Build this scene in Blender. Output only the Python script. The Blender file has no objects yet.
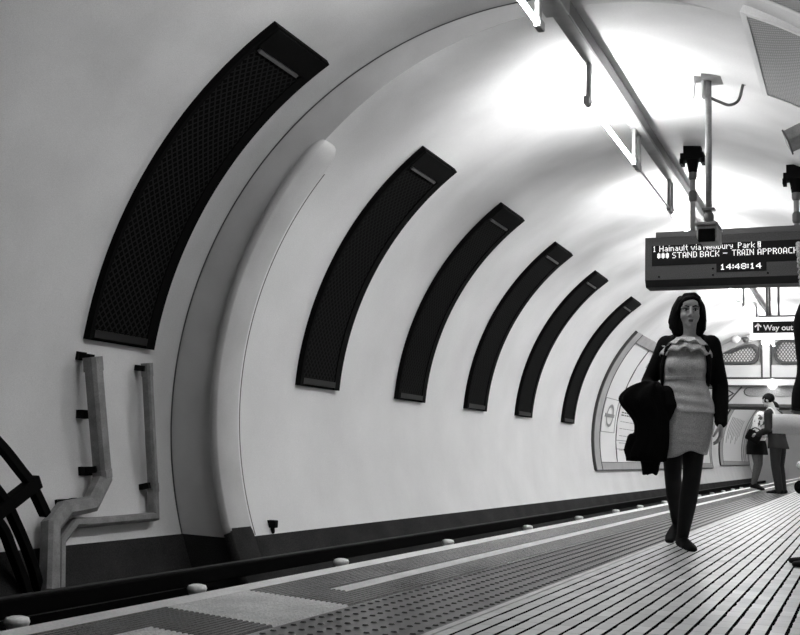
import bpy, bmesh, math, random
from mathutils import Vector, Matrix, Euler
random.seed(4)
PI = math.pi
sc = bpy.context.scene
COL = sc.collection
AX = 0.985                      # height of the tunnel axis above the platform

# ------------------------------------------------------------------ materials
def mat(name, v, rough=0.6, dirt=0.0, dscale=2.0, fine=0.0, fscale=150.0, metal=0.0, bump=0.0, spec=0.5):
    m = bpy.data.materials.new(name); m.use_nodes = True
    nt = m.node_tree; b = nt.nodes['Principled BSDF']
    b.inputs['Roughness'].default_value = rough
    b.inputs['Metallic'].default_value = metal
    b.inputs['Specular IOR Level'].default_value = spec
    b.inputs['Base Color'].default_value = (v, v, v, 1)
    if dirt or fine:
        tc = nt.nodes.new('ShaderNodeTexCoord')
        val = None
        def noise(scale, amp, detail):
            n = nt.nodes.new('ShaderNodeTexNoise'); n.inputs['Scale'].default_value = scale
            n.inputs['Detail'].default_value = detail
            nt.links.new(tc.outputs['Object'], n.inputs['Vector'])
            r = nt.nodes.new('ShaderNodeMapRange')
            r.inputs['From Min'].default_value = 0.3; r.inputs['From Max'].default_value = 0.7
            r.inputs['To Min'].default_value = 1 - amp; r.inputs['To Max'].default_value = 1 + amp * .4
            nt.links.new(n.outputs['Fac'], r.inputs['Value'])
            return r.outputs['Result'], n
        outs = []
        if dirt: outs.append(noise(dscale, dirt, 6)[0])
        if fine: outs.append(noise(fscale, fine, 2)[0])
        o = outs[0]
        for p in outs[1:]:
            k = nt.nodes.new('ShaderNodeMath'); k.operation = 'MULTIPLY'
            nt.links.new(o, k.inputs[0]); nt.links.new(p, k.inputs[1]); o = k.outputs[0]
        k = nt.nodes.new('ShaderNodeMath'); k.operation = 'MULTIPLY'; k.inputs[1].default_value = v
        nt.links.new(o, k.inputs[0])
        nt.links.new(k.outputs[0], b.inputs['Base Color'])
        if bump:
            bp = nt.nodes.new('ShaderNodeBump'); bp.inputs['Strength'].default_value = bump
            bp.inputs['Distance'].default_value = .01
            nt.links.new(outs[-1], bp.inputs['Height']); nt.links.new(bp.outputs[0], b.inputs['Normal'])
    return m

def emis(name, v, s):
    m = bpy.data.materials.new(name); m.use_nodes = True
    b = m.node_tree.nodes['Principled BSDF']
    b.inputs['Base Color'].default_value = (v, v, v, 1)
    b.inputs['Emission Color'].default_value = (1, 1, 1, 1)
    b.inputs['Emission Strength'].default_value = s
    return m

def pattern_mat(name, lo, hi, fn, rough=.5, coord='UV', spec=.5, matte_mask=False):
    """fn(nodes helper M, x, y, z sockets) -> 0..1 mask socket"""
    m = bpy.data.materials.new(name); m.use_nodes = True
    nt = m.node_tree; b = nt.nodes['Principled BSDF']; b.inputs['Roughness'].default_value = rough; b.inputs['Specular IOR Level'].default_value = spec
    tc = nt.nodes.new('ShaderNodeTexCoord'); sp = nt.nodes.new('ShaderNodeSeparateXYZ')
    nt.links.new(tc.outputs[coord], sp.inputs[0])
    def M(op, a, b_=None, c=None):
        n = nt.nodes.new('ShaderNodeMath'); n.operation = op
        for i, q in enumerate((a, b_, c)):
            if q is None: continue
            if isinstance(q, (int, float)): n.inputs[i].default_value = q
            else: nt.links.new(q, n.inputs[i])
        return n.outputs[0]
    M.nt = nt; M.tc = tc
    mask = fn(M, sp.outputs[0], sp.outputs[1], sp.outputs[2])
    val = M('MULTIPLY_ADD', mask, hi - lo, lo)
    nt.links.new(val, b.inputs['Base Color'])
    if matte_mask:
        sv = M('MULTIPLY_ADD', mask, -.5, .5); sv = M('MAXIMUM', sv, 0.0); nt.links.new(sv, b.inputs['Specular IOR Level'])
    return m

def lattice(pu, pv, w):
    def fn(M, x, y, z):
        a = M('ADD', M('DIVIDE', x, pu), M('DIVIDE', y, pv))
        c = M('SUBTRACT', M('DIVIDE', x, pu), M('DIVIDE', y, pv))
        fa = M('LESS_THAN', M('FRACT', a), w); fc = M('LESS_THAN', M('FRACT', c), w)
        return M('MAXIMUM', fa, fc)
    return fn

def tile_fn(M, x, y, z):
    g = M('FRACT', M('DIVIDE', M('SUBTRACT', x, 1.264 - .0045 - .617 * 4), .0617))
    nz = M.nt.nodes.new('ShaderNodeTexNoise'); nz.inputs['Scale'].default_value = 9
    M.nt.links.new(M.tc.outputs['Object'], nz.inputs['Vector'])
    wid = M('MULTIPLY_ADD', nz.outputs['Fac'], .22, .10)
    groove = M('LESS_THAN', g, wid)
    j = M('LESS_THAN', M('FRACT', M('DIVIDE', M('SUBTRACT', y, 4.48), .148)), .03)
    j = M('MULTIPLY', j, 1.0)
    nz2 = M.nt.nodes.new('ShaderNodeTexNoise'); nz2.inputs['Scale'].default_value = 3.5; nz2.inputs['Detail'].default_value = 8
    M.nt.links.new(M.tc.outputs['Object'], nz2.inputs['Vector'])
    dirt = M('MULTIPLY', M('SUBTRACT', nz2.outputs['Fac'], .35), .5)
    # per tile tone
    ix = M('FLOOR', M('DIVIDE', M('SUBTRACT', x, 1.264 - .0045 - .617 * 4), .0617))
    iy = M('FLOOR', M('DIVIDE', M('SUBTRACT', y, 4.48), .148))
    cb = M.nt.nodes.new('ShaderNodeCombineXYZ'); M.nt.links.new(ix, cb.inputs[0]); M.nt.links.new(iy, cb.inputs[1])
    wn = M.nt.nodes.new('ShaderNodeTexWhiteNoise'); wn.noise_dimensions = '3D'; M.nt.links.new(cb.outputs[0], wn.inputs['Vector'])
    tone = M('MULTIPLY', wn.outputs['Value'], .22)
    soft = M('MINIMUM', M('ADD', M('ADD', j, M('MAXIMUM', dirt, 0.0)), tone), .6)
    return M('MAXIMUM', groove, soft)

def upper_mottle(m, amount, scale):
    """irregular darker mottling, stronger towards the top of the vault, multiplied into the paint colour"""
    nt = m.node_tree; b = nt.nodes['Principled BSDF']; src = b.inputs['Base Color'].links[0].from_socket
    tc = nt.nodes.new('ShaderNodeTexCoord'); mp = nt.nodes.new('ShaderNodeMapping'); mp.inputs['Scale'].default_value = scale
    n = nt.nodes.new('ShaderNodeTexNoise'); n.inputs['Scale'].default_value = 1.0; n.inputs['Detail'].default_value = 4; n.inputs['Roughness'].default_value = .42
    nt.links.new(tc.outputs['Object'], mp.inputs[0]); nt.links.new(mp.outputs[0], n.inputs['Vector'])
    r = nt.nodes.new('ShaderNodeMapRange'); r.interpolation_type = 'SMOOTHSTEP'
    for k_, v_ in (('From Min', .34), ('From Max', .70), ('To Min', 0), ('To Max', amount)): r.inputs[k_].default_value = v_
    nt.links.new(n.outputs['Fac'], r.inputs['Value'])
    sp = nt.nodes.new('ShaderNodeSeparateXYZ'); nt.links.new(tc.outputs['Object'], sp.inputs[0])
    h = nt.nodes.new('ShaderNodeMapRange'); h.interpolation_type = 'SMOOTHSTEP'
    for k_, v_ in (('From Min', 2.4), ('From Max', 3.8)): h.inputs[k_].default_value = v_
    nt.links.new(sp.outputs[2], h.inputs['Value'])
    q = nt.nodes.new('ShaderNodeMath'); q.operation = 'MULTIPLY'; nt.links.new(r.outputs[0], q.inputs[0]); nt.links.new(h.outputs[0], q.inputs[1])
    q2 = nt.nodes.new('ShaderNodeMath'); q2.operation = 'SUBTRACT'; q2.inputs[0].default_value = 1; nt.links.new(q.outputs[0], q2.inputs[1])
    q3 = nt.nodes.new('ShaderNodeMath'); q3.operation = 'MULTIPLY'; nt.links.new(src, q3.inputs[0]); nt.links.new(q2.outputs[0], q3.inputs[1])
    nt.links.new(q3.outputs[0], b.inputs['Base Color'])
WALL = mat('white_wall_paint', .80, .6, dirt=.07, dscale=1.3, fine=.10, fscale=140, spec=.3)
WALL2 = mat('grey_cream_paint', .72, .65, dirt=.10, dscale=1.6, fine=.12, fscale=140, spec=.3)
upper_mottle(WALL, .42, (.42, .55, .35)); upper_mottle(WALL2, .42, (.40, .35, .35))
DUCTP = mat('grey_duct_cover_paint', .54, .65, dirt=.12, dscale=2.2, fine=.1, fscale=140)
STEP = mat('grey_ring_paint', .55, .65, dirt=.12, dscale=2.2, fine=.06, fscale=160)
DADO = mat('dark_dado_paint', .042, .9, spec=.05, dirt=.3, dscale=2, fine=.5, fscale=120)
TRACK = mat('sooty_track_bed', .004, .95, spec=.0, fine=.4, fscale=60)
STEELD = mat('sooty_rail_steel', .004, .9, spec=.03)
STEELTOP = mat('worn_rail_top', .03, .6, spec=.1)
CERAM = mat('white_glazed_ceramic', .9, .35, dirt=.25, dscale=30)
BLACK = mat('black_metal', .004, .8, spec=.05)
BLACKG = mat('black_satin_lip', .012, .5, spec=.2)
LIP = mat('worn_metal_lip', .08, .4)
GREYM = mat('grey_painted_metal', .22, .5, dirt=.3, dscale=9, fine=.2, fscale=90)
GREYT = mat('grey_trunking_metal', .24, .5, dirt=.25, dscale=5)
GREYD = mat('dark_grey_metal', .07, .5)
SOOT = mat('soot_black', .006, .95, spec=.1)
WHITEP = mat('white_edge_paint', .95, .5, dirt=.12, dscale=5, fine=.15, fscale=90)
RIBM = mat('dark_ribbed_paving', .09, .26, dirt=.3, dscale=4, fine=.5, fscale=110)
PATCH = mat('pale_ribbed_paving', .80, .55, dirt=.2, dscale=5, fine=.25, fscale=110)
STRIPE = mat('pale_stripe_paving', .80, .5, dirt=.15, dscale=5, fine=.2, fscale=110)
TACT = mat('dark_tactile_paving', .09, .28, dirt=.3, dscale=4, fine=.4, fscale=110)
BORDER = mat('pale_border_paving', .7, .5, dirt=.2, dscale=5)
TILE = pattern_mat('grooved_platform_tiles', .78, .006, tile_fn, rough=.38, coord='Object', matte_mask=True)
GRILLE = pattern_mat('black_vent_mesh', .002, .012, lattice(.075, .075, .3), .8, spec=.03)
PERF = pattern_mat('perforated_panel', .40, .10, lattice(.036, .036, .45), .5)
LATT = pattern_mat('patterned_window_grille', .60, .13, lattice(.085, .12, .4), .5)
TUBE = emis('lit_fluorescent_tube', .9, 60.0)
TUBEOFF = mat('unlit_tube', .35, .3)
LED = emis('led_dots', .5, .42)
GLOBE = emis('lit_globe', .9, 5.0)
SIGNW = emis('backlit_white', .85, .5)
CASE = mat('grey_board_case', .075, .7, fine=.45, fscale=120, spec=.2)
SCREEN = mat('dark_display_glass', .012, .6, spec=.05)
PBACK = mat('poster_paper', .82, .5)
FRAMEG = mat('poster_frame_grey', .40, .5, dirt=.15, dscale=4)
INK = mat('printed_ink', .06, .5)
INKG = mat('printed_grey', .30, .5)
BRIDGE = mat('bridge_grey_paint', .48, .6, dirt=.15, dscale=2)
BRIDGED = mat('bridge_recess_grey', .30, .7, fine=.3, fscale=40)
OUTL = mat('dark_moulding', .05, .6)

# ------------------------------------------------------------------ mesh helpers
class MB:
    def __init__(s): s.v = []; s.f = []; s.mi = []; s.uv = None
    def add(s, vs, fs, mi=0):
        o = len(s.v); s.v += [tuple(p) for p in vs]; s.f += [tuple(i + o for i in f) for f in fs]; s.mi += [mi] * len(fs); return s
    def box(s, a, b, mi=0):
        (x0, y0, z0), (x1, y1, z1) = a, b
        vs = [(x0, y0, z0), (x1, y0, z0), (x1, y1, z0), (x0, y1, z0), (x0, y0, z1), (x1, y0, z1), (x1, y1, z1), (x0, y1, z1)]
        return s.add(vs, [(0, 3, 2, 1), (4, 5, 6, 7), (0, 1, 5, 4), (1, 2, 6, 5), (2, 3, 7, 6), (3, 0, 4, 7)], mi)
    def rings(s, R, close=True, caps=True, mi=0):
        n = len(R[0]); vs = [p for r in R for p in r]; fs = []
        for i in range(len(R) - 1):
            for j in range(n if close else n - 1):
                k = (j + 1) % n
                fs.append((i * n + j, i * n + k, (i + 1) * n + k, (i + 1) * n + j))
        if caps and close:
            fs.append(tuple(range(n - 1, -1, -1))); fs.append(tuple(range((len(R) - 1) * n, len(R) * n)))
        return s.add(vs, fs, mi)
    def limb(s, P, rad, n=12, ref=None, mi=0, round_=True):
        """tube along P; rad = radii, or (ra, rb) pairs with ra measured along ref"""
        P = [Vector(p) for p in P]; rad = [(r, r) if isinstance(r, (int, float)) else r for r in rad]
        if len(rad) == 1: rad = rad * len(P)
        T = []
        for i in range(len(P)):
            a = P[max(i - 1, 0)]; b = P[min(i + 1, len(P) - 1)]; T.append((b - a).normalized())
        rf = Vector(ref) if ref is not None else (Vector((1, 0, 0)) if abs(T[0].x) < .8 else Vector((0, 1, 0)))
        R = []
        def ring(c, t, ra, rb):
            x = (rf - t * rf.dot(t)).normalized(); y = t.cross(x)
            return [c + x * ra * math.cos(2 * PI * k / n) + y * rb * math.sin(2 * PI * k / n) for k in range(n)]
        if round_:
            ra, rb = rad[0]; m = min(ra, rb)
            for q in (80, 55, 28):
                a = math.radians(q); R.append(ring(P[0] - T[0] * m * math.sin(a), T[0], ra * math.cos(a), rb * math.cos(a)))
        for p, t, (ra, rb) in zip(P, T, rad): R.append(ring(p, t, ra, rb))
        if round_:
            ra, rb = rad[-1]; m = min(ra, rb)
            for q in (28, 55, 80):
                a = math.radians(q); R.append(ring(P[-1] + T[-1] * m * math.sin(a), T[-1], ra * math.cos(a), rb * math.cos(a)))
        return s.rings(R, mi=mi)
    def ell(s, c, r, M=None, nu=16, nv=10, mi=0):
        c = Vector(c); R = []
        for i in range(nv + 1):
            a = -PI / 2 + PI * (i + .0) / nv
            a = max(-PI / 2 + .06, min(PI / 2 - .06, a))
            ring = []
            for k in range(nu):
                t = 2 * PI * k / nu
                p = Vector((r[0] * math.cos(a) * math.cos(t), r[1] * math.cos(a) * math.sin(t), r[2] * math.sin(a))) + c
                ring.append(M @ p if M else p)
            R.append(ring)
        return s.rings(R, mi=mi)
    def sweep(s, P, prof, mi=0, side=None):
        """sweep rectangle (w along side vector list, h normal) along P; side/nrm = lists of vectors"""
        R = []
        for p, (a, b) in zip(P, side):
            R.append([p + a * u + b * v for u, v in prof])
        return s.rings(R, mi=mi)
    def mesh(s, name, mats, smooth=False, uv=None, bevel=0, weld=False):
        me = bpy.data.meshes.new(name); me.from_pydata(s.v, [], s.f)
        for m in (mats if isinstance(mats, (list, tuple)) else [mats]): me.materials.append(m)
        if any(s.mi): me.polygons.foreach_set('material_index', s.mi)
        if uv:
            L = me.uv_layers.new(name='UVMap'); 
            for i, lp in enumerate(me.loops): L.data[i].uv = uv[lp.vertex_index]
        bm = bmesh.new(); bm.from_mesh(me)
        if weld: bmesh.ops.remove_doubles(bm, verts=bm.verts, dist=1e-5)
        bmesh.ops.recalc_face_normals(bm, faces=bm.faces)
        if bevel:
            es = [e for e in bm.edges if len(e.link_faces) == 2 and e.calc_face_angle(0) > .6]
            bmesh.ops.bevel(bm, geom=es, offset=bevel, segments=2, affect='EDGES', profile=.5, clamp_overlap=True)
        bm.to_mesh(me); bm.free()
        if smooth: me.polygons.foreach_set('use_smooth', [True] * len(me.polygons))
        me.update(); return me
    def obj(s, name, mats, parent=None, smooth=False, **k):
        return link(name, s.mesh(name, mats, smooth, **k), parent)

def link(name, data, parent=None):
    o = bpy.data.objects.new(name, data); COL.objects.link(o)
    if parent is not None: o.parent = parent
    return o
def tag(o, label, cat, group=None):
    o['label'] = label; o['category'] = cat
    if group: o['group'] = group
    return o
def thing(name, label, cat, loc=(0, 0, 0), rotz=0, group=None):
    o = link(name, None); o.location = loc; o.rotation_euler = (0, 0, rotz); return tag(o, label, cat, group)
def struct(name, mb, m, smooth=False, **k):
    o = mb.obj(name, m, None, smooth, **k); o['kind'] = 'structure'; return o
def fuse(name, mb, m, voxel, parent=None, smooth_it=4, smooth_f=.5):
    """one continuous skin around all volumes of mb"""
    me = mb.mesh(name + '_tmp', m)
    t = bpy.data.objects.new('tmp', me); COL.objects.link(t)
    r = t.modifiers.new('r', 'REMESH'); r.mode = 'VOXEL'; r.voxel_size = voxel
    if smooth_it:
        q = t.modifiers.new('s', 'SMOOTH'); q.iterations = smooth_it; q.factor = smooth_f
    dg = bpy.context.evaluated_depsgraph_get(); dg.update()
    nm = bpy.data.meshes.new_from_object(t.evaluated_get(dg), depsgraph=dg); nm.name = name
    bpy.data.objects.remove(t); bpy.data.meshes.remove(me)
    if not nm.materials: nm.materials.append(m)
    nm.polygons.foreach_set('use_smooth', [True] * len(nm.polygons))
    return link(name, nm, parent)

# ------------------------------------------------------------------ tunnel profile
RF = 3.25
NX, NZ, RN = -.308, -.077, 3.434
YS = 8.12                        # where the wider near tunnel steps in
def r_far(th): return RF
def r_near(th):
    d = Vector((-math.cos(th), math.sin(th))); c = Vector((NX, NZ)); b = d.dot(c)
    return b + math.sqrt(b * b - c.dot(c) + RN * RN)
def P(th, y, r): return (-r * math.cos(th), y, r * math.sin(th) + AX)
D = math.radians
def vault(mb, a0, a1, step=2.0, inset=0.0, ynear=-9.0, yfar=56.0, annulus=True):
    n = max(2, int(round((a1 - a0) / step))); th = [D(a0 + (a1 - a0) * i / n) for i in range(n + 1)]
    ys = [ynear + (YS - ynear) * i / 8 for i in range(9)]; ys[-1] = YS - inset
    mb.rings([[P(t, y, r_near(t) - inset) for t in th] for y in ys], close=False, mi=1)
    if annulus:
        mb.rings([[P(t, YS - inset, r_near(t) - inset) for t in th], [P(t, YS - inset, r_far(t) - inset) for t in th]], close=False, mi=2)
    ys = [YS + (yfar - YS) * (i / 30) for i in range(31)]; ys[0] = YS - inset
    mb.rings([[P(t, y, r_far(t) - inset) for t in th] for y in ys], close=False, mi=0)
    return mb
ANG0 = -30.4
for nm, a, b in (('wall_left', ANG0, 42), ('ceiling', 42, 138), ('wall_right', 138, 180 + 17.6)):
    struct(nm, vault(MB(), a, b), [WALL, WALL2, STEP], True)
# smooth shading must not bleed round the step edge
for nm in ('wall_left', 'ceiling', 'wall_right'):
    me = bpy.data.objects[nm].data
    bm = bmesh.new(); bm.from_mesh(me); bmesh.ops.remove_doubles(bm, verts=bm.verts, dist=1e-6)
    for e in bm.edges:
        if len(e.link_faces) == 2 and e.link_faces[0].material_index != e.link_faces[1].material_index: e.smooth = False
    bm.to_mesh(me); bm.free()
dz = math.degrees(math.asin((-.23 - AX) / RF))
def near_angle(z):
    a, b = D(-40), 0.0
    for _ in range(50):
        m_ = (a + b) / 2
        if r_near(m_) * math.sin(m_) < z: a = m_
        else: b = m_
    return math.degrees(a)
def dado():
    mb = MB(); n = 12; ins_ = .012
    fr = [ANG0 + (dz - ANG0) * i / n for i in range(n + 1)]; na, nb = near_angle(-1.66), near_angle(-1.205)
    nr = [na + (nb - na) * i / n for i in range(n + 1)]
    N_ = lambda y: [P(D(t), y, r_near(D(t)) - ins_) for t in nr]
    F_ = lambda y: [P(D(t), y, RF - ins_) for t in fr]
    mb.rings([N_(-9.0), N_(0), N_(YS - ins_), F_(YS - ins_), F_(20), F_(40), F_(56)], close=False)
    return mb
struct('baseboard_left', dado(), DADO)
# end walls close the tube
for nm, y in (('wall_back', 56.0), ('wall_front', -9.0)):
    m = MB(); m.add([(0, y, AX)] + [P(D(a), y, RF if y > 0 else r_near(D(a))) for a in range(0, 361, 10)], [(0, i, i + 1) for i in range(1, 37)])
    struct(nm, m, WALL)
# rounded duct cover in the corner of the step
def pilaster(y0, y1, prot, a0, a1, mi=0):
    prof = [(y0, -.02), (y0, prot * .8), (y0 + .012, prot), (y1 - .03, prot), (y1, prot * .7), (y1, -.02)]
    R = []
    n = 40
    for i in range(n + 1):
        th = a0 + (a1 - a0) * i / n
        k = 1.0
        R.append([P(D(th), y, RF - h * k) for y, h in prof])
    for i in range(1, 7):                                   # domed top end
        t = i / 6 * PI / 2
        th = a1 + 3.2 * math.sin(t); k = max(.03, math.cos(t))
        ym = (y0 + y1) / 2
        R.append([P(D(th), ym + (y - ym) * (.35 + .65 * k), RF - (h if h < 0 else h * k)) for y, h in prof])
    return MB().rings(R)
struct('trim_5', pilaster(YS - .10, YS + .27, .06, dz, 42.5), DUCTP, True)
struct('trim_6', pilaster(YS - .105, YS + .275, .068, ANG0, dz), DADO, True)

def seam(y0, y1, rfn, ins_, a0, a1, nm):
    th = [D(a0 + (a1 - a0) * i / 80) for i in range(81)]
    struct(nm, MB().rings([[P(t, y, rfn(t) - ins_) for t in th] for y in (y0, y1)], close=False), GREYD)
seam(YS - .022, YS - .001, r_near, .003, -19, 84, 'trim_14')
seam(YS + .262, YS + .278, r_far, .0615, dz, 41, 'trim_15')
# ------------------------------------------------------------------ platform and track
YA, YB = -9.0, 56.0
struct('platform_edge_wall', MB().box((-.345, YA, -.66), (3.05, YB, -.03)), TRACK)
struct('floor', MB().add([(.785, YA, 0), (3.09, YA, 0), (3.09, YB, 0), (.785, YB, 0), (.785, YA, -.03), (.785, YB, -.03)], [(0, 1, 2, 3), (0, 3, 5, 4)]), TILE)
struct('trim_1', MB().box((-.36, YA, -.05), (-.235, YB, .002)), WHITEP, bevel=.006)
# corduroy ribs with pale painted patches
m = MB()
def skew(x, y): return y - .24 * (x + .2)
cuts = [YA, .9, 1.45, 2.42, 2.93, 3.25, 3.81, 4.12, YB]
pale = {(2.42, 2.93): (-.05, .31), (3.25, 3.81): (-.235, .31), (.9, 1.45): (-.235, .31)}
ribs = [-.235 + .0262 * i for i in range(21)]
for x in ribs[:-1]:
    for i in range(len(cuts) - 1):
        a, b = cuts[i], cuts[i + 1]
        lo, hi = pale.get((a, b), (9, 9))
        mi = 1 if lo - .001 <= x <= hi else 0
        far_stripe = (b == YB)
        if far_stripe and -.003 <= x + .005 <= .09:
            mi = 2
        x0, x1, w = x, x + .0262, .0055
        h = .0065
        if mi == 2: pr = [(x0, 0), (x1, 0)]
        else: pr = [(x0, 0), (x0 + w, h), (x1 - 2 * w, h), (x1 - w, 0), (x1, 0)]
        m.rings([[(px, skew(px, a), pz) for px, pz in pr], [(px, skew(px, b), pz) for px, pz in pr]], close=False, mi=mi)
struct('trim_2', m, [RIBM, PATCH, STRIPE])
m = MB(); m.add([(.289, YA, 0), (.76, YA, 0), (.76, YB, 0), (.289, YB, 0)], [(0, 1, 2, 3)])
for j in range(7):
    x = .289 + .0673 * (j + .5)
    for i in range(440):
        y = 2.2 + i * .067
        r, h = .0125, .0048
        ring = lambda rr, z: [(x + rr * math.cos(k * PI / 4), y + rr * math.sin(k * PI / 4), z) for k in range(8)]
        R0, R1 = ring(r, 0), ring(r * .62, h)
        m.add(R0 + R1, [(k, (k + 1) % 8, 8 + (k + 1) % 8, 8 + k) for k in range(8)] + [tuple(range(8, 16))])
struct('trim_3', m, TACT)
struct('trim_4', MB().box((.76, YA, -.03), (.786, YB, .004)), BORDER)
struct('track_bed', MB().box((-3.5, YA, -.8), (-.345, YB, -.66)), TRACK)
# rails
def rail(x, ztop, h, name, label, w=.07):
    pr = [(-w, 0), (-w, .02), (-.012, .035), (-.012, h - .04), (-w * .5, h - .03), (-w * .5, h), (w * .5, h), (w * .5, h - .03), (.012, h - .04), (.012, .035), (w, .02), (w, 0)]
    R = [[(x + a, y, ztop - h + b) for a, b in pr] for y in (YA, YB)]
    t = MB().rings(R).obj(name, STEELD); return tag(t, label, 'rail')
rail(-1.95, -.56, .17, 'running_rail', 'dark running rail far from the platform, low in the track pit')
rail(-.62, -.56, .17, 'running_rail', 'dark running rail closest to the platform edge, down in the track pit')
cr = MB().box((-2.56, YA, -.445), (-2.44, YB, -.335)).obj('conductor_rail', STEELD, None, bevel=.012)
tag(cr, 'dark conductor rail raised on white insulators along the dado', 'rail')
MB().box((-2.53, YA, -.340), (-2.47, YB, -.328)).obj('rail_top', STEELTOP, cr)
ORD = 'first second third fourth fifth sixth seventh eighth ninth tenth eleventh twelfth thirteenth fourteenth fifteenth'.split()
ins = MB()
prof = [(.045, -.215), (.062, -.20), (.05, -.16), (.07, -.14), (.072, -.10), (.055, -.075), (.075, -.055), (.085, -.03), (.075, -.008), (.045, 0)]
ins.rings([[(r * math.cos(k * PI / 10), r * math.sin(k * PI / 10), z) for k in range(20)] for r, z in prof])
ime = ins.mesh('insulator', CERAM, True)
for i, y in enumerate([.972 * q for q in (4.97, 6.81, 9.2, 12.03, 15.32, 18.4, 21.4, 23.9, 27, 30, 33, 36, 39, 42, 45)]):
    o = link('insulator', ime); o.location = (-2.36, y, -.418)
    o.scale = (.86, .86, 1.0)
    lab = 'white ceramic pot insulator under the conductor rail, %s one counted from the bottom left corner' % ORD[i]
    tag(o, lab, 'insulator', 'white insulators along the track')

# ------------------------------------------------------------------ black curved vents
def arc_pt(kind, th, y, r):
    if kind == 'n': return Vector((NX - (RN - r) * math.cos(th), y, NZ + (RN - r) * math.sin(th) + AX))
    return Vector((-(RF - r) * math.cos(th), y, (RF - r) * math.sin(th) + AX))
def vent(kind, y0, w, t0, t1, label):
    RR = RN if kind == 'n' else RF
    mid = D((t0 + t1) / 2)
    root = thing('vent_panel', label, 'vent', arc_pt(kind, mid, y0 + w / 2, 0), 0, 'black vents on the left wall')
    off = root.location
    def loc(mb):
        mb.v = [tuple(Vector(p) - off) for p in mb.v]; return mb
    n = 36
    ths = [D(t0 + (t1 - t0) * i / n) for i in range(n + 1)]
    dp = .055
    # shallow box: closed sides
    R = [[arc_pt(kind, t, y0, -.01), arc_pt(kind, t, y0 + .012, dp), arc_pt(kind, t, y0 + w * .05, dp + .004), arc_pt(kind, t, y0 + w * .05, dp - .012), arc_pt(kind, t, y0 + w * .84, dp - .012), arc_pt(kind, t, y0 + w * .84, dp + .004),
          arc_pt(kind, t, y0 + w - .012, dp), arc_pt(kind, t, y0 + w, -.01)] for t in ths]
    loc(MB().rings(R)).obj('vent_frame', BLACK, root)
    # mesh front
    g = MB(); gt = [D(t0 + 1.6 + (t1 - 6.2 - t0) * i / n) for i in range(n + 1)]
    g.rings([[arc_pt(kind, t, y0 + w * .05, dp - .006), arc_pt(kind, t, y0 + w * .84, dp - .006)] for t in gt], close=False)
    uv = [(t * RR, y) for t in gt for y in (0, w * .79)]
    loc(g).obj('grille', GRILLE, root, uv=uv)
    # bottom lip and top lip
    def lip(a, b, y_a, y_b, h):
        q = MB(); q.rings([[arc_pt(kind, t, y_a, dp - .01), arc_pt(kind, t, y_a, dp + h), arc_pt(kind, t, y_b, dp + h), arc_pt(kind, t, y_b, dp - .01)] for t in (D(a), D((a + b) / 2), D(b))])
        return loc(q)
    lip(t0 + .4, t0 + 1.5, y0 + w * .06, y0 + w * .84, .012).obj('bottom_lip', BLACKG, root)
    l = lip(t1 - 4.5, t1 - 4.0, y0 + w * .10, y0 + w * .78, .014).obj('top_lip', LIP, root); l['label'] = 'worn bright metal lip'
    lip(t1 - 3.9, t1 - .3, y0 + w * .04, y0 + w * .96, .010).obj('top_cover', BLACK, root)
    return root
vent('n', 6.80, .89, 8.3, 59.5, 'largest black curved vent panel, on the grey near wall above two grey pipes')
for (y, w, lab) in ((9.50, .915, 'second largest black curved vent panel, first one beyond the stepped ring in the tunnel wall'),
                    (12.0, .915, 'third black curved vent panel from the left, halfway along the white tunnel wall'),
                    (14.49, .915, 'fourth black curved vent panel from the left, third from the framed poster'),
                    (16.95, .88, 'fifth black curved vent panel from the left, next to the smallest one'),
                    (19.90, .86, 'smallest and farthest black curved vent panel, nearest the framed poster')):
    vent('f', y, w, 4.1, 54.1, lab)

# ------------------------------------------------------------------ grey pipes on the near wall
def chamfer_path(pts, w, h, nrm_fn):
    pts = [Vector(p) for p in pts]; S = []
    for i, p in enumerate(pts):
        t0 = (p - pts[i - 1]).normalized() if i else None
        t1 = (pts[i + 1] - p).normalized() if i < len(pts) - 1 else None
        t = (t0 + t1).normalized() if t0 and t1 else (t0 or t1)
        n = nrm_fn(p); n = (n - t * n.dot(t)).normalized(); s = t.cross(n).normalized()
        k = 1.0
        if t0 and t1: k = 1 / max(.5, t.dot(t1))
        S.append((s * k, n))
    c = .22
    prof = [(-w / 2, -h / 2), (w / 2, -h / 2), (w / 2, h / 2 - h * c), (w / 2 - w * c, h / 2), (-w / 2 + w * c, h / 2), (-w / 2, h / 2 - h * c)]
    return MB().sweep(pts, prof, side=S)
nrm = lambda p: Vector((NX - p.x, 0, NZ + AX - p.z)).normalized()
pathA = [(-3.596, 6.822, 1.231), (-3.554, 6.989, .29), (-3.512, 6.80, .09), (-3.501, 6.50, .065), (-3.474, 6.33, -.05), (-3.33, 6.20, -.50)]
pathB = [(-3.63, 7.567, 1.246), (-3.57, 7.684, .162), (-3.53, 7.66, -.045), (-3.52, 6.886, -.052), (-3.515, 6.62, -.045), (-3.48, 6.44, -.17), (-3.36, 6.33, -.50)]
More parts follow.
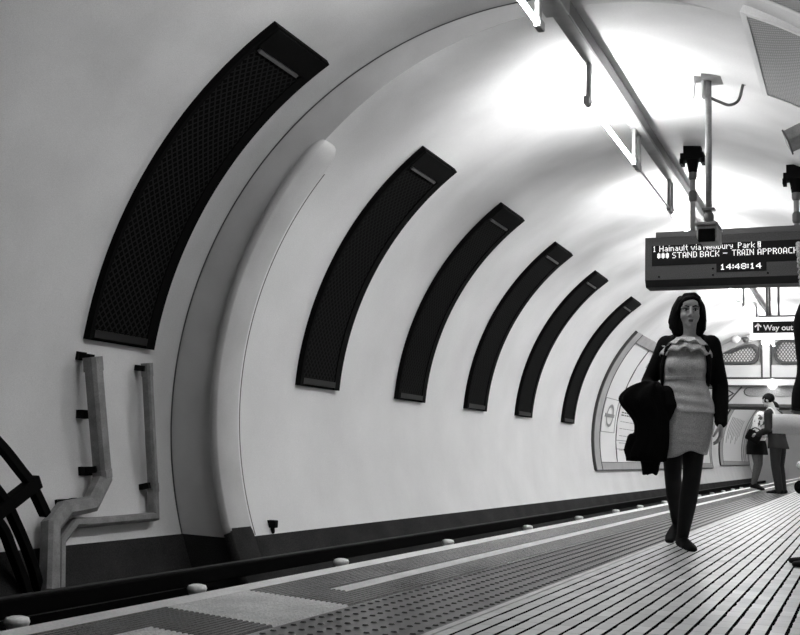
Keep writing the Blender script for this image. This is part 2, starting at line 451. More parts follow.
def pipe(path, w, h, label, brk):
    root = thing('cable_duct', label, 'duct', path[-1], 0, 'grey ducts on the near wall')
    off = Vector(path[-1])
    def sub(mb): mb.v = [tuple(Vector(q) - off) for q in mb.v]; return mb
    sub(chamfer_path(path, w, h, nrm)).obj('duct_body', GREYM, root)
    for (p, sz) in brk:
        p = Vector(p); n = nrm(p)
        b = MB(); side = Vector((0, 1, 0)); up = n.cross(side)
        for (u0, u1, v0, v1, d0, d1) in ((-sz, sz, -.035, .035, -.16, -.10), (-.03, .03, -.025, .025, -.16, .0)):
            vs = [p + side * u + up * v + n * d for d in (d0, d1) for (u, v) in ((u0, v0), (u1, v0), (u1, v1), (u0, v1))]
            b.add(vs, [(0, 3, 2, 1), (4, 5, 6, 7), (0, 1, 5, 4), (1, 2, 6, 5), (2, 3, 7, 6), (3, 0, 4, 7)])
        k = sub(b).obj('bracket', SOOT, root); k['label'] = 'black wall bracket'
    # capped top and joint collars
    a, b = Vector(path[0]), Vector(path[1]); d = (b - a).normalized()
    sub(chamfer_path([a - d * .025, a + d * .09], w * 1.1, h * 1.12, nrm)).obj('end_cap', GREYM, root)
    e = a.lerp(b, .93)
    sub(chamfer_path([e, b], w * 1.10, h * 1.12, nrm)).obj('collar', GREYM, root)
    return root
pipe(pathA, .128, .10, 'thicker grey metal duct bending down the near wall, left of the thin one', [((-3.60, 6.80, 1.25), .05), ((-3.58, 6.87, .80), .05), ((-3.57, 6.92, .36), .08), ((-3.52, 6.62, .12), .08)])
pipe(pathB, .07, .075, 'thinner grey metal duct running down the near wall then level, right of the thick one', [((-3.63, 7.54, 1.22), .03), ((-3.575, 7.63, .22), .06)])

# ------------------------------------------------------------------ curved dark frame at the lower left
root = thing('curved_steel_frame', 'dark curved steel frame with a radial strut, by the lower left wall', 'frame', (-3.4, 5.7, -.5))
def smooth_path(pts, n=6):
    pts = [Vector(p) for p in pts]; out = []
    for i in range(len(pts) - 1):
        p0 = pts[max(i - 1, 0)]; p1 = pts[i]; p2 = pts[i + 1]; p3 = pts[min(i + 2, len(pts) - 1)]
        for k in range(n):
            t = k / n
            out.append(.5 * ((2 * p1) + (p2 - p0) * t + (2 * p0 - 5 * p1 + 4 * p2 - p3) * t * t + (3 * p1 - p0 - 3 * p2 + p3) * t ** 3))
    return out + [pts[-1]]
def bar(pts, a, b, name='curved_bar', m=BLACK, x=-3.4):
    q = smooth_path([(x, y, z) for y, z in pts])
    S = []
    for i in range(len(q)):
        t = (q[min(i + 1, len(q) - 1)] - q[max(i - 1, 0)]).normalized(); n = Vector((1, 0, 0)); S.append((t.cross(n), n))
    mb = MB().sweep(q, [(-a / 2, -b / 2), (a / 2, -b / 2), (a / 2, b / 2), (-a / 2, b / 2)], side=S)
    mb.v = [tuple(Vector(v) - root.location) for v in mb.v]
    return mb.obj(name, m, root, bevel=.006)
bar([(4.8, .93), (5.35, .74), (5.671, .535), (5.88, .365), (6.0, .258), (6.17, .04)], .062, .07)
bar([(4.8, .62), (5.35, .45), (5.70, .205), (5.89, -.026), (6.07, -.303), (6.19, -.56)], .055, .07)
bar([(4.8, .38), (5.4, .22), (5.72, .0), (5.86, -.196), (6.02, -.464), (6.06, -.60)], .055, .07)
bar([(5.60, .02), (5.76, .115), (6.06, .285)], .10, .08, 'strut')

# ------------------------------------------------------------------ small fixture on the far wall
root = thing('wall_bracket', 'tiny black bracket fixed low on the white wall above the dado', 'bracket', (-3.05, 8.80, -.12))
MB().box((-.02, -.035, -.05), (.07, .035, .02)).obj('bracket_body', SOOT, root, bevel=.008)
MB().limb([(.03, 0, -.05), (.035, 0, -.085)], [.02], 8).obj('plug', SOOT, root)

# ------------------------------------------------------------------ lighting trunking and fluorescent fixtures
ZT, XT = 3.10 + AX, -.150
root = thing('cable_trunking', 'long grey steel trunking running along the ceiling and carrying the tube lights', 'trunking', (XT, 2.0, ZT))
TL = 53.5
MB().box((0, 0, 0), (.13, TL, .10)).obj('trunking_body', GREYT, root, bevel=.006)
MB().box((.130, -.05, -.010), (.150, TL, .115)).obj('side_channel', GREYD, root, bevel=.004)
MB().box((-.015, -.05, .095), (.14, TL, .105)).obj('top_cover', GREYT, root)
MB().box((-.03, 5.45, -.04), (.165, 5.85, .125)).obj('junction_box', GREYT, root, bevel=.01)
for y in (7.2, 10.2, 13.2, 16.2, 19.2, 22.2):
    MB().limb([(.06, y, .11), (.06, y, 3.245 - 3.10)], [.012], 8, round_=False).obj('hanger_rod', GREYT, root)
def fixture(y0, ln, label, lit=True, base=None):
    if base is None:
        root = thing('fluorescent_light', label, 'light', (XT + .04, y0, ZT), 0, 'tube lights along the trunking')
        drop = .347
        for k, yy in enumerate((0, ln)):
            br = MB().box((-.022, yy - .035, -drop - .02), (.014, yy + .035, -.001)).obj('bracket', GREYT, root, bevel=.004)
            MB().box((-.03, yy + (-.03 if k else -.10), -drop - .055), (.022, yy + (.10 if k else .03), -drop + .02)).obj('end_holder', GREYT, root, bevel=.01)
        if lit:
            t = MB().limb([(-.004, .03, -drop - .02), (-.004, ln - .03, -drop - .02)], [.019], 14).obj('tube', TUBE, root, True); t['label'] = 'glowing fluorescent tube'
        else:
            t = MB().limb([(-.004, .03, -drop - .02), (-.004, ln - .03, -drop - .02)], [.013], 12).obj('tube', TUBEOFF, root, True); t['label'] = 'thin unlit tube'
        return root
    r = base.copy(); COL.objects.link(r); r.location.y = y0; r['label'] = label
    for ch in list(base.children):
        c = ch.copy(); COL.objects.link(c); c.parent = r
    return r
fx = fixture(9.03, 2.05, 'lit fluorescent tube light on two brackets, midway between the top edge and the display board')
fixture(5.12, 2.05, 'lit fluorescent tube light cut by the top edge of the view', base=fx).location.x += .07
fixture(11.34, 1.95, 'unlit thin tube fixture just beyond the middle glowing tube', lit=False)
for y, lab in ((13.5, 'lit fluorescent tube light just above the top left corner of the display board'), (16.4, 'lit fluorescent tube light hidden behind the display board'),
               (19.3, 'lit fluorescent tube light seen just below the display board'), (22.3, 'lit fluorescent tube light below the board and left of the way out sign'),
               (25.2, 'lit fluorescent tube light close to the way out sign hanger'), (28.1, 'lit fluorescent tube light behind the way out sign'), (35.0, 'lit fluorescent tube light beyond the far bridge'), (39.5, 'farthest visible lit fluorescent tube light beyond the bridge'), (44, 'lit fluorescent tube light near the end of the tunnel'), (49, 'lit fluorescent tube light at the tunnel end')):
    fixture(y, 2.05, lab, base=fx)

# ------------------------------------------------------------------ train display board
BY = 12.3
root = thing('display_board', 'dark train indicator board with lit dot letters hanging over the platform', 'sign', (0, BY, 2.57))
def bl(mb): mb.v = [(a, b - BY, c - 2.57) for a, b, c in mb.v]; return mb
x0, x1 = -.225, 2.35
sec = [(0, 3.145), (0, 2.635), (.05, 2.57), (.30, 2.57), (.30, 3.145)]
bl(MB().rings([[(x, BY + y, z) for y, z in sec] for x in (x0 + .0, x1)])).obj('board_case', CASE, root, bevel=.008)
bl(MB().rings([[(x, BY + y, z) for y, z in ((-.008, 2.64), (.045, 2.562), (.31, 2.562), (.31, 2.60), (.02, 2.62))] for x in (x0 + .005, x1)])).obj('bottom_rail', BLACKG, root)
s_ = bl(MB().box((-.144, BY - .006, 2.805), (x1 - .1, BY + .02, 3.042))).obj('screen', SCREEN, root)
bl(MB().box((.58, BY - .007, 2.705), (1.12, BY + .02, 2.815))).obj('clock_screen', SCREEN, root)
bl(MB().box((-.11, BY + .04, 3.145), (x1, BY + .16, 3.215))).obj('top_rail', GREYD, root, bevel=.008)
for sx, sz in ((-.063, 2.676), (.542, 2.752), (.542, 2.677), (1.134, 2.678), (1.72, 2.678)):
    bl(MB().limb([(sx, BY - .006, sz), (sx, BY + .01, sz)], [.011], 10)).obj('bolt', BLACK, root)
FONT = {'1': '00100 01100 00100 00100 00100 00100 01110', 'H': '10001 10001 10001 11111 10001 10001 10001', 'a': '0000 0000 0110 0001 0111 1001 0111', 'i': '1 0 1 1 1 1 1',
 'n': '0000 0000 1110 1001 1001 1001 1001', 'u': '0000 0000 1001 1001 1001 1001 0111', 'l': '1 1 1 1 1 1 1', 't': '010 010 111 010 010 010 001', 'v': '00000 00000 10001 10001 01010 01010 00100',
 'N': '10001 11001 10101 10101 10011 10001 10001', 'e': '0000 0000 0110 1001 1111 1000 0111', 'w': '00000 00000 10001 10001 10101 10101 01010', 'b': '1000 1000 1110 1001 1001 1001 1110', 'r': '000 000 101 110 100 100 100',
 'y': '0000 0000 1001 1001 0111 0001 0110', 'P': '1110 1001 1001 1110 1000 1000 1000', 'k': '1000 1000 1001 1010 1100 1010 1001', '#': '010 111 111 111 111 111 010', 'S': '0111 1000 1000 0110 0001 0001 1110',
 'T': '11111 00100 00100 00100 00100 00100 00100', 'A': '0110 1001 1001 1001 1111 1001 1001', 'D': '1110 1001 1001 1001 1001 1001 1110', 'B': '1110 1001 1001 1110 1001 1001 1110', 'C': '0111 1000 1000 1000 1000 1000 0111',
 'K': '1001 1001 1010 1100 1010 1001 1001', '-': '0000 0000 0000 1111 0000 0000 0000', 'R': '1110 1001 1001 1110 1010 1001 1001', 'I': '111 010 010 010 010 010 111', 'O': '0110 1001 1001 1001 1001 1001 0110',
 'G': '0111 1000 1000 1011 1001 1001 0111', '4': '00010 00110 01010 10010 11111 00010 00010', '8': '01110 10001 10001 01110 10001 10001 01110', ':': '0 1 1 0 1 1 0', '%': '111 101 111 101 111 001 111', 'N2': ''}
def dots(words, zb, h, name, fat=.80):
    """words: (text, x start, x end); one small lit square per dot"""
    m = MB(); ph = h / 7
    for txt, xa, xb in words:
        cols = []
        for i, ch in enumerate(txt):
            rows = FONT[ch].split(); w = len(rows[0])
            for c in range(w): cols.append([rows[r][c] == '1' for r in range(7)])
            if i < len(txt) - 1: cols.append([False] * 7)
        pw = (xb - xa) / len(cols)
        for c, col in enumerate(cols):
            for r, on in enumerate(col):
                if on:
                    cx, cz = xa + (c + .5) * pw, zb + h - (r + .5) * ph
                    a, b = pw * fat / 2, ph * fat / 2
                    m.box((cx - a, BY - .0095, cz - b), (cx + a, BY - .0055, cz + b))
    return bl(m).obj(name, LED, root)
t = dots([('1', -.135, -.095), ('Hainault', -.059, .265), ('via', .299, .411), ('Newbury', .439, .762), ('Park', .816, .999), ('%', 1.027, 1.063)], 2.972, .068, 'lettering'); t['label'] = 'lit words reading 1 Hainault via Newbury Park'
t = dots([('###', -.082, .051), ('STAND', .089, .366), ('BACK', .399, .613), ('-', .653, .701), ('TRAIN', .751, .988), ('APPROACHING', 1.026, 1.62)], 2.888, .070, 'lettering'); t['label'] = 'lit words reading STAND BACK - TRAIN APPROACHING'
t = dots([('14:48:14', .619, 1.067)], 2.733, .064, 'lettering', 1.0); t['label'] = 'lit clock digits 14:48:14'
for px, zt in ((.306, 4.16), (1.436, 3.895)):
    ty = BY + .10; top = math.sqrt(RF ** 2 - px ** 2) + AX
    po = bl(MB().limb([(px, ty, 3.20), (px, ty, top - .30)], [.030], 14, round_=False)).obj('hanger_post', GREYT, root, True)
    for zz in (.62, .36): bl(MB().limb([(px, ty, top - zz), (px, ty, top - zz + .06)], [.048], 12)).obj('collar', GREYD, po)
    c = MB(); c.limb([(px, ty, top - .30), (px, ty, top - .14)], [.05, .075], 12); c.box((px - .13, ty - .10, top - .16), (px + .13, ty + .10, top - .09)); c.box((px - .10, ty - .06, top - .10), (px + .10, ty + .06, top + .01))
    for k in (-1, 1): c.box((px + k * .12 - .02, ty - .08, top - .21), (px + k * .12 + .02, ty + .08, top - .15))
    bl(c).obj('ceiling_clamp', BLACK, po)

# ------------------------------------------------------------------ security camera on its pole
cx, cy = .812, 9.87
top = math.sqrt(RF ** 2 - cx ** 2) + AX
root = thing('security_camera', 'security camera on a thin pale ceiling pole in front of the display board', 'camera', (cx, cy, 2.55))
def cl(mb): mb.v = [(a - cx, b - cy, c - 2.55) for a, b, c in mb.v]; return mb
cl(MB().limb([(cx, cy, 2.88), (cx, cy, top - .02)], [.030], 14, round_=False)).obj('pole', GREYM, root, True)
c = MB(); c.limb([(cx, cy, 2.70), (cx, cy, 2.88)], [.022, .03], 12); c.box((cx - .055, cy - .05, 2.865), (cx + .055, cy + .05, 2.885)); c.limb([(cx, cy, 2.79), (cx, cy, 2.815)], [.045], 12)
cl(c).obj('swivel', GREYD, root)
c = MB(); c.box((cx - .088, cy - .16, 2.575), (cx + .088, cy + .22, 2.705)); cl(c).obj('housing', GREYM, root, bevel=.015)
c = MB(); c.box((cx - .075, cy - .175, 2.545), (cx + .075, cy - .14, 2.665)); cl(c).obj('lens_window', BLACK, root, bevel=.01)
c = MB(); c.box((cx - .10, cy - .21, 2.70), (cx + .10, cy + .20, 2.716)); cl(c).obj('sunshade', GREYM, root)
c = MB(); c.box((cx - .05, cy - .12, top - .035), (cx + .16, cy + .12, top + .02)); c.box((cx - .13, cy - .02, top - .03), (cx + .0, cy + .02, top + .03)); c.limb([(cx - .02, cy, top - .16), (cx - .02, cy, top - .02)], [.045], 10)
for k in (-.11, -.03): c.limb([(cx + k, cy - .05, top), (cx + k - .015, cy - .05, top - .2)], [.006], 6)
cl(c).obj('ceiling_plate', GREYT, root)
q = smooth_path([(cx + .03, cy, top - .20), (cx + .10, cy, top - .24), (cx + .19, cy, top - .28), (cx + .27, cy, top - .24), (cx + .31, cy, top - .10), (cx + .33, cy, math.sqrt(RF ** 2 - (cx + .33) ** 2) + AX + .01)])
cl(MB().limb(q, [.014], 10)).obj('flexible_conduit', GREYD, root, True)

# second camera box at the right edge
root = thing('security_camera', 'grey box camera under the ceiling at the right edge, below the perforated panel', 'camera', (1.56, 10.3, 3.62))
M2 = Matrix.Rotation(D(-24), 4, 'Y') @ Matrix.Rotation(D(-12), 4, 'X')
c = MB().box((-.09, -.13, -.06), (.30, .13, .06)); c.v = [tuple(M2 @ Vector(p)) for p in c.v]; c.obj('housing', GREYM, root, bevel=.012)
c = MB().box((-.10, -.14, -.075), (-.085, .14, .065)); c.v = [tuple(M2 @ Vector(p)) for p in c.v]; c.obj('end_plate', GREYD, root)
MB().limb([(.16, 0, -.02), (.20, 0, .16)], [.025], 10).obj('arm', GREYT, root)

# ------------------------------------------------------------------ perforated panels on the right of the ceiling
def perf_panel(y0, y1, a0, a1, label):
    mid = D((a0 + a1) / 2); root = thing('perforated_panel', label, 'panel', P(mid, (y0 + y1) / 2, RF - .06), 0, 'perforated ceiling panels')
    off = root.location; n = 20
    ths = [D(a0 + (a1 - a0) * i / n) for i in range(n + 1)]
    def sub(mb): mb.v = [tuple(Vector(p) - off) for p in mb.v]; return mb
    q = .05
    for (ya, yb, ts) in ((y0 + q, y1 - q, [D(a0), D(a0 + .9)]), (y0 + q, y1 - q, [D(a1 - .9), D(a1)])):
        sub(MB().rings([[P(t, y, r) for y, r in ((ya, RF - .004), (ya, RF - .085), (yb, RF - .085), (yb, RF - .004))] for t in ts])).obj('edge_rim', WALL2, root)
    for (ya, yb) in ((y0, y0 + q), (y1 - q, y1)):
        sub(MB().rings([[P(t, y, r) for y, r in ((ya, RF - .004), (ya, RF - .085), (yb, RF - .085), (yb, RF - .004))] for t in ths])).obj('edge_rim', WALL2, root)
    g = MB().rings([[P(t, y0 + q, RF - .078), P(t, y1 - q, RF - .078)] for t in ths], close=False)
    uv = [(t * RF, y) for t in ths for y in (0, y1 - y0 - 2 * q)]
    sub(g).obj('perforated_sheet', PERF, root, True, uv=uv)
perf_panel(7.80, 9.74, 114.3, 150, 'pale perforated ceiling panel at upper right, its corner pointing at the camera pole')
perf_panel(5.7, 7.45, 114.3, 150, 'darker perforated ceiling panel cut by the top right corner')

# ------------------------------------------------------------------ way out sign
SY = 17.0
root = thing('exit_sign', 'white way out sign with a dark panel hanging beyond the display board', 'sign', (1.1, SY, 2.456))
def sl(mb): mb.v = [(a - 1.1, b - SY, c - 2.456) for a, b, c in mb.v]; return mb
sl(MB().box((.50, SY, 2.456), (1.75, SY + .14, 2.79))).obj('sign_box', SIGNW, root, bevel=.012)
sl(MB().box((.543, SY - .006, 2.545), (1.71, SY + .02, 2.722))).obj('sign_face', SCREEN, root)
def text_mesh(txt, size):
    cu = bpy.data.curves.new('t', 'FONT'); cu.body = txt; cu.size = size; cu.extrude = .002; cu.offset = .004
    t = bpy.data.objects.new('t', cu); COL.objects.link(t)
    dg = bpy.context.evaluated_depsgraph_get(); dg.update()
    me = bpy.data.meshes.new_from_object(t.evaluated_get(dg), depsgraph=dg)
    bpy.data.objects.remove(t); bpy.data.curves.remove(cu); return me
def put_text(txt, name, x, z, width, parent, m, y, size=.2, rx=90):
    me = text_mesh(txt, size); xs = [v.co.x for v in me.vertices]; k = width / (max(xs) - min(xs))
    mn = min(xs)
    for v in me.vertices: v.co = Vector(((v.co.x - mn) * k, v.co.y * k, v.co.z))
    me.materials.clear(); me.materials.append(m)
    o = link(name, me, parent); o.rotation_euler = (PI / 2, 0, 0); o.location = (x, y, z); return o
t = put_text('Way out', 'lettering', .695 - 1.1, 2.585 - 2.456, .43, root, WHITEP, -.009); t['label'] = 'white words Way out'
a = MB()
for (p, q) in (((.62, 2.585), (.62, 2.69)), ((.625, 2.69), (.575, 2.64)), ((.615, 2.69), (.665, 2.64))):
    d = Vector((q[0] - p[0], 0, q[1] - p[1])).normalized(); n = Vector((d.z, 0, -d.x)) * .0105
    v = [Vector((p[0], SY - .010, p[1])), Vector((q[0], SY - .010, q[1]))]
    v = [v[0] - n, v[0] + n, v[1] + n, v[1] - n]; a.add(v + [w + Vector((0, .004, 0)) for w in v], [(0, 1, 2, 3), (4, 7, 6, 5), (0, 4, 5, 1), (1, 5, 6, 2), (2, 6, 7, 3), (3, 7, 4, 0)])
t = sl(a).obj('arrow', WHITEP, root); t['label'] = 'white arrow pointing up'
for px in (.745, .785, .915):
    sl(MB().limb([(px, SY + .07, 2.79), (px, SY + .07, math.sqrt(RF ** 2 - px ** 2) + AX)], [.018], 10, round_=False)).obj('hanger_pole', GREYD, root, True)
sl(MB().box((.62, SY + .03, 2.79), (1.65, SY + .11, 2.82))).obj('top_rail', GREYD, root)

# ------------------------------------------------------------------ framed posters on the far left wall
def wallquad(mb, y0, y1, t0, t1, r, n=10, mi=0, thick=.0):
    ths = [D(t0 + (t1 - t0) * i / n) for i in range(n + 1)]
    return mb.rings([[P(t, y0, RF + .0), P(t, y0, r), P(t, y1, r), P(t, y1, RF + .0)] for t in ths], mi=mi)
def poster(y0, y1, t0, t1, gl, label, detail):
    off = Vector(P(D((t0 + t1) / 2), y0, RF))
    root = thing('poster_frame', label, 'poster', off)
    def sub(mb): mb.v = [tuple(Vector(p) - off) for p in mb.v]; return mb
    f = MB(); wallquad(f, y0, y0 + gl, t0, t1, RF - .05, 20); wallquad(f, y1 - .35, y1, t0, t1, RF - .05, 20); wallquad(f, y0, y1, t0, t0 + 2.8, RF - .051, 3); wallquad(f, y0, y1, t1 - 4, t1, RF - .051, 3)
    sub(f).obj('frame', FRAMEG, root)
    e = MB()
    for a, b in ((y0 - .06, y0), (y0 + gl, y0 + gl + .05), (y1, y1 + .08)): wallquad(e, a, b, t0, t1, RF - .056, 20)
    wallquad(e, y0, y1, t0 - .35, t0, RF - .056, 2); wallquad(e, y0 + gl, y1, t1 - 4.3, t1 - 4, RF - .056, 2); wallquad(e, y0 + gl, y1, t0 + 2.8, t0 + 3.0, RF - .056, 2)
    sub(e).obj('edge_moulding', OUTL, root)
    sub(wallquad(MB(), y0 + gl, y1 - .35, t0 + 2.8, t1 - 4, RF - .03, 24)).obj('sheet', PBACK, root)
    for nm, rects, m in detail:
        d = MB()
        for (a, b, c0, c1) in rects: wallquad(d, a, b, c0, c1, RF - .036, 6)
        sub(d).obj(nm, m, root)
    return root, sub
words = []
random.seed(9)
def textlines(y0, y1, t0, t1, n, hh):
    out = []
    for i in range(n):
        t = t1 - (t1 - t0) * i / n; y = y0
        L = y1 - (y1 - y0) * random.random() * .3
        while y < L:
            w = random.uniform(.12, .4); out.append((y, min(y + w, L), t - hh, t)); y += w + .09
    return out
det = [('printed_picture', [(26.4, 29.4, 22, 40), (25.6, 27.0, 33, 38), (30, 36, 10, 34)], INKG), ('printed_text', textlines(25.1, 27.6, 9.8, 12.0, 2, .55) + textlines(25.1, 28, -7, 8, 5, .2) + [(28.6, 28.9, -8, 8), (26.3, 26.5, -5, -2)], INK),
       ('sheet_divider', [(24.72, 24.78, -9, 40), (24.8, 29.0, -.2, 0.0), (24.8, 29, -3.8, -3.6)], INK),
       ('sign_border', [(23.15, 24.55, 16.0, 16.3), (23.15, 24.55, 2.6, 2.9), (23.15, 23.2, 2.8, 16.2), (24.5, 24.55, 2.8, 16.2)], INKG)]
root, sub = poster(22.5, 41.4, -12.2, 44.6, .5, 'large framed poster panel on the curved wall beyond the smallest vent, behind the walking woman', det)
rd = MB(); cen_t, cen_y = 9.4, 23.85            # ring and bar emblem on its panel
N = 28
rr = []
for k in range(N):
    a = 2 * PI * k / N
    rr.append((math.cos(a), math.sin(a)))
o = [Vector(P(D(cen_t + s * 4.6), cen_y + c * .36, RF - .046)) for c, s in rr]; i_ = [Vector(P(D(cen_t + s * 3.5), cen_y + c * .27, RF - .046)) for c, s in rr]
rd.add(o + i_, [(k, (k + 1) % N, N + (k + 1) % N, N + k) for k in range(N)])
wallquad(rd, cen_y - .45, cen_y + .45, cen_t - .7, cen_t + .7, RF - .048, 2)
sub(rd).obj('emblem', INKG, root)['label'] = 'ring and bar emblem'
det2 = [('printed_text', [(46 + i * .55, 46.12 + i * .55, 6 + (i % 3) * 3, 26) for i in range(9)], INKG), ('sheet_divider', [(52.2, 52.5, -8, 40), (53.2, 53.4, -8, 40), (54, 54.2, -8, 40)], INKG)]
poster(44.0, 55.5, -10.4, 44.0, .9, 'far framed poster panel seen under the bridge, beside the couple', det2)

# ------------------------------------------------------------------ arched end screen and bridge across the tunnel
LY, LX = 31.0, -.38
Wz = lambda z: z + AX
m = MB()
# arched screen wall with two window openings, built from a ring, a sill and mullions
def arcband(r0, r1, a0, a1, y0, y1, n=40, mi=0):
    ths = [D(a0 + (a1 - a0) * i / n) for i in range(n + 1)]
    m.rings([[(-r * math.cos(t), y, Wz(r * math.sin(t))) for y, r in ((y0, r0), (y0, r1), (y1, r1), (y1, r0))] for t in ths], mi=mi)
za = math.degrees(math.asin(1.90 / RF))
arcband(RF - .01, RF - .22, 30, 150, LY - .02, LY + .25)
struct('wall_arch', m, BRIDGE)
m = MB(); n = 30
for z0, z1 in ((1.72, 2.27),):
    xa = math.sqrt(RF ** 2 - z0 ** 2)
    m.box((-xa, LY, Wz(z0)), (xa, LY + .2, Wz(z1)))
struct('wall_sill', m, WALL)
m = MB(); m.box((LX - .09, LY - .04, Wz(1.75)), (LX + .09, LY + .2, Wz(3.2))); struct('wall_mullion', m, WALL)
m = MB()
for a in (LX - .115, LX + .115): m.box((a - .025, LY - .02, Wz(1.75)), (a + .025, LY + .15, Wz(3.15)))
struct('trim_7', m, OUTL)
# windows: outlined openings with patterned grilles
def win(xa, xb, name):
    pts = []
    zb, rad = 2.30, .22
    zt = lambda x: math.sqrt((RF - .27) ** 2 - x * x)
    def outline(g):
        A, B = xa + g, xb - g; o = []
        inner_right = abs(xb) < abs(xa)
        r_ = rad
        bl_ = [(A + r_ - r_ * math.cos(t), zb + g + r_ - r_ * math.sin(t)) for t in (0, D(30), D(60), PI / 2)]
        br_ = [(B - r_ + r_ * math.sin(t), zb + g + r_ - r_ * math.cos(t)) for t in (0, D(30), D(60), PI / 2)]
        top_ = []
        for i in range(13):
            f = i / 12; x = B + (A - B) * f; z = zt(x) - g
            e = min(f, 1 - f); 
            if e < .12: z -= (.12 - e) * 1.2
            top_.append((x, max(z, zb + .3)))
        return bl_ + br_ + top_
    o, i_ = outline(0), outline(.07); n = len(o)
    mb = MB(); 
    R = [[(x, y, Wz(z)) for x, z in oo] for oo, y in ((o, LY + .12), (o, LY - .03), (i_, LY - .03), (i_, LY + .12))]
    mb.rings(R, caps=False)
    w = struct(name, mb, OUTL)
    g = MB(); zc = (2.3 + 2.9) / 2; xc = (xa + xb) / 2
    g.add([(xc, LY + .05, Wz(zc))] + [(x, LY + .05, Wz(z)) for x, z in i_], [(0, 1 + k, 1 + (k + 1) % n) for k in range(n)])
    uv = [(xc, zc)] + [(x, z) for x, z in i_]
    g.obj('pane', LATT, w, uv=uv)
win(LX - 1.50, LX - .20, 'window_1'); win(LX + .20, LX + 1.55, 'window_2'); 
m = MB(); g = []
m.add([(0, LY + .15, Wz(1.7))] + [(-(RF - .1) * math.cos(D(a)), LY + .15, Wz(max(1.7, (RF - .1) * math.sin(D(a))))) for a in range(0, 181, 6)], [(0, i, i + 1) for i in range(1, 31)])
struct('wall_screen', m, BRIDGE)
# bridge below
xa = math.sqrt(RF ** 2 - 1.2 ** 2)
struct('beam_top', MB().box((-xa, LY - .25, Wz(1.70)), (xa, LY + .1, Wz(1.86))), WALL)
m = MB()
for z in (1.88, 1.66): m.box((-xa, LY - .27, Wz(z)), (xa, LY + .1, Wz(z) + .035))
struct('trim_8', m, OUTL)
struct('wall_bridge', MB().box((-xa, LY - .12, Wz(1.14)), (xa, LY + 1.6, Wz(1.68))), BRIDGE)
struct('trim_9', MB().box((-xa, LY - .16, Wz(1.10)), (xa, LY + 1.6, Wz(1.18))), OUTL)
def slab_outline(pts, name, y, w, mtl):
    P_ = [Vector((x, 0, z)) for x, z in pts]; mb = MB(); n = len(P_)
    c = sum(P_, Vector()) / n
    inn = [p + (c - p).normalized() * w for p in P_]
    R = [[(p.x, yy, Wz(p.z)) for p in q] for q, yy in ((P_, LY - .10), (P_, y), (inn, y), (inn, LY - .10))]
    mb.rings(R, caps=False); return struct(name, mb, mtl)
stad = [(-.98 + .16 * (1 - math.sin(t)), 1.52 + .125 * math.cos(t)) for t in [D(i * 30) for i in range(7)]] + [(1.25 - .16 * (1 - math.sin(t)), 1.52 - .125 * math.cos(t)) for t in [D(i * 30) for i in range(7)]]
slab_outline(stad, 'trim_10', LY - .14, .035, OUTL)
m = MB(); m.add([(x, LY - .125, Wz(z)) for x, z in stad], [tuple(range(len(stad)))]); struct('trim_11', m, BRIDGED)
slab_outline([(-1.45, 1.62), (-1.22, 1.47), (-1.45, 1.30), (-2.2, 1.30), (-2.2, 1.62)], 'trim_12', LY - .14, .06, OUTL)
m = MB()
a, b = Vector((-1.40, 0, 1.22)), Vector((-1.02, 0, 1.66)); d = (b - a).normalized(); nn = Vector((d.z, 0, -d.x)) * .02
v = [a - nn, a + nn, b + nn, b - nn]; m.add([(p.x, LY - .14, Wz(p.z)) for p in v] + [(p.x, LY - .10, Wz(p.z)) for p in v], [(0, 1, 2, 3), (4, 7, 6, 5), (0, 4, 5, 1), (1, 5, 6, 2), (2, 6, 7, 3), (3, 7, 4, 0)])
struct('trim_13', m, OUTL)
# lamps on the screen
for x, z, lab in ((LX + .02, 2.90, 'bright round lamp on the arched screen below the way out sign'), (-.20, 1.72, 'bright round lamp on the white beam of the bridge')):
    r = thing('wall_lamp', lab, 'lamp', (x, LY - .30, Wz(z)))
    MB().ell((0, 0, 0), (.12, .12, .14)).obj('globe', GLOBE, r, True); MB().limb([(0, .02, 0), (0, .32, 0)], [.04], 10).obj('stem', GREYD, r)
# small twin loudspeaker by the sign
r = thing('loudspeaker', 'small pale horn loudspeaker cluster left of the way out sign', 'loudspeaker', (-1.02, LY - .5, Wz(2.98))); r.scale = (.7, .7, .7)
MB().limb([(-.15, -.1, -.05), (-.02, .1, 0)], [.17, .06], 14).obj('horn', WALL, r, True)
MB().limb([(.22, -.1, -.08), (.12, .1, 0)], [.13, .05], 14).obj('horn', GREYD, r, True)
MB().limb([(0, .1, 0), (.1, .5, .05)], [.035], 8).obj('arm', GREYD, r)
#PEOPLE
# ------------------------------------------------------------------ people
SKIN = mat('skin', .40, .5, fine=.12, fscale=90)
HAIRM = mat('dark_hair', .006, .7, fine=.5, fscale=120, spec=.1)
DRESS = mat('light_grey_tweed', .66, .85, dirt=.12, dscale=14, fine=.45, fscale=220)
DRESS2 = mat('grey_tweed_skirt', .50, .85, dirt=.15, dscale=10, fine=.5, fscale=220)
BLKCLOTH = mat('black_knit', .008, .9, fine=.4, fscale=200, spec=.1)
BLKCOAT = mat('black_wool_coat', .007, .95, fine=.4, fscale=160, spec=.05)
TIGHTS = mat('black_tights', .009, .7, spec=.2)
SHOEM = mat('black_shoe_leather', .006, .7, spec=.12)
SUIT = mat('dark_suit_cloth', .007, .85, fine=.3, fscale=90)
SUIT2 = mat('dark_trouser_cloth', .006, .85, fine=.3, fscale=90)
SHIRT = mat('pale_shirt_cloth', .7, .8)
def blotch(M, x, y, z):
    n = M.nt.nodes.new('ShaderNodeTexNoise'); n.inputs['Scale'].default_value = 13; n.inputs['Detail'].default_value = 3
    M.nt.links.new(M.tc.outputs['Object'], n.inputs['Vector']); return M('GREATER_THAN', n.outputs['Fac'], .56)
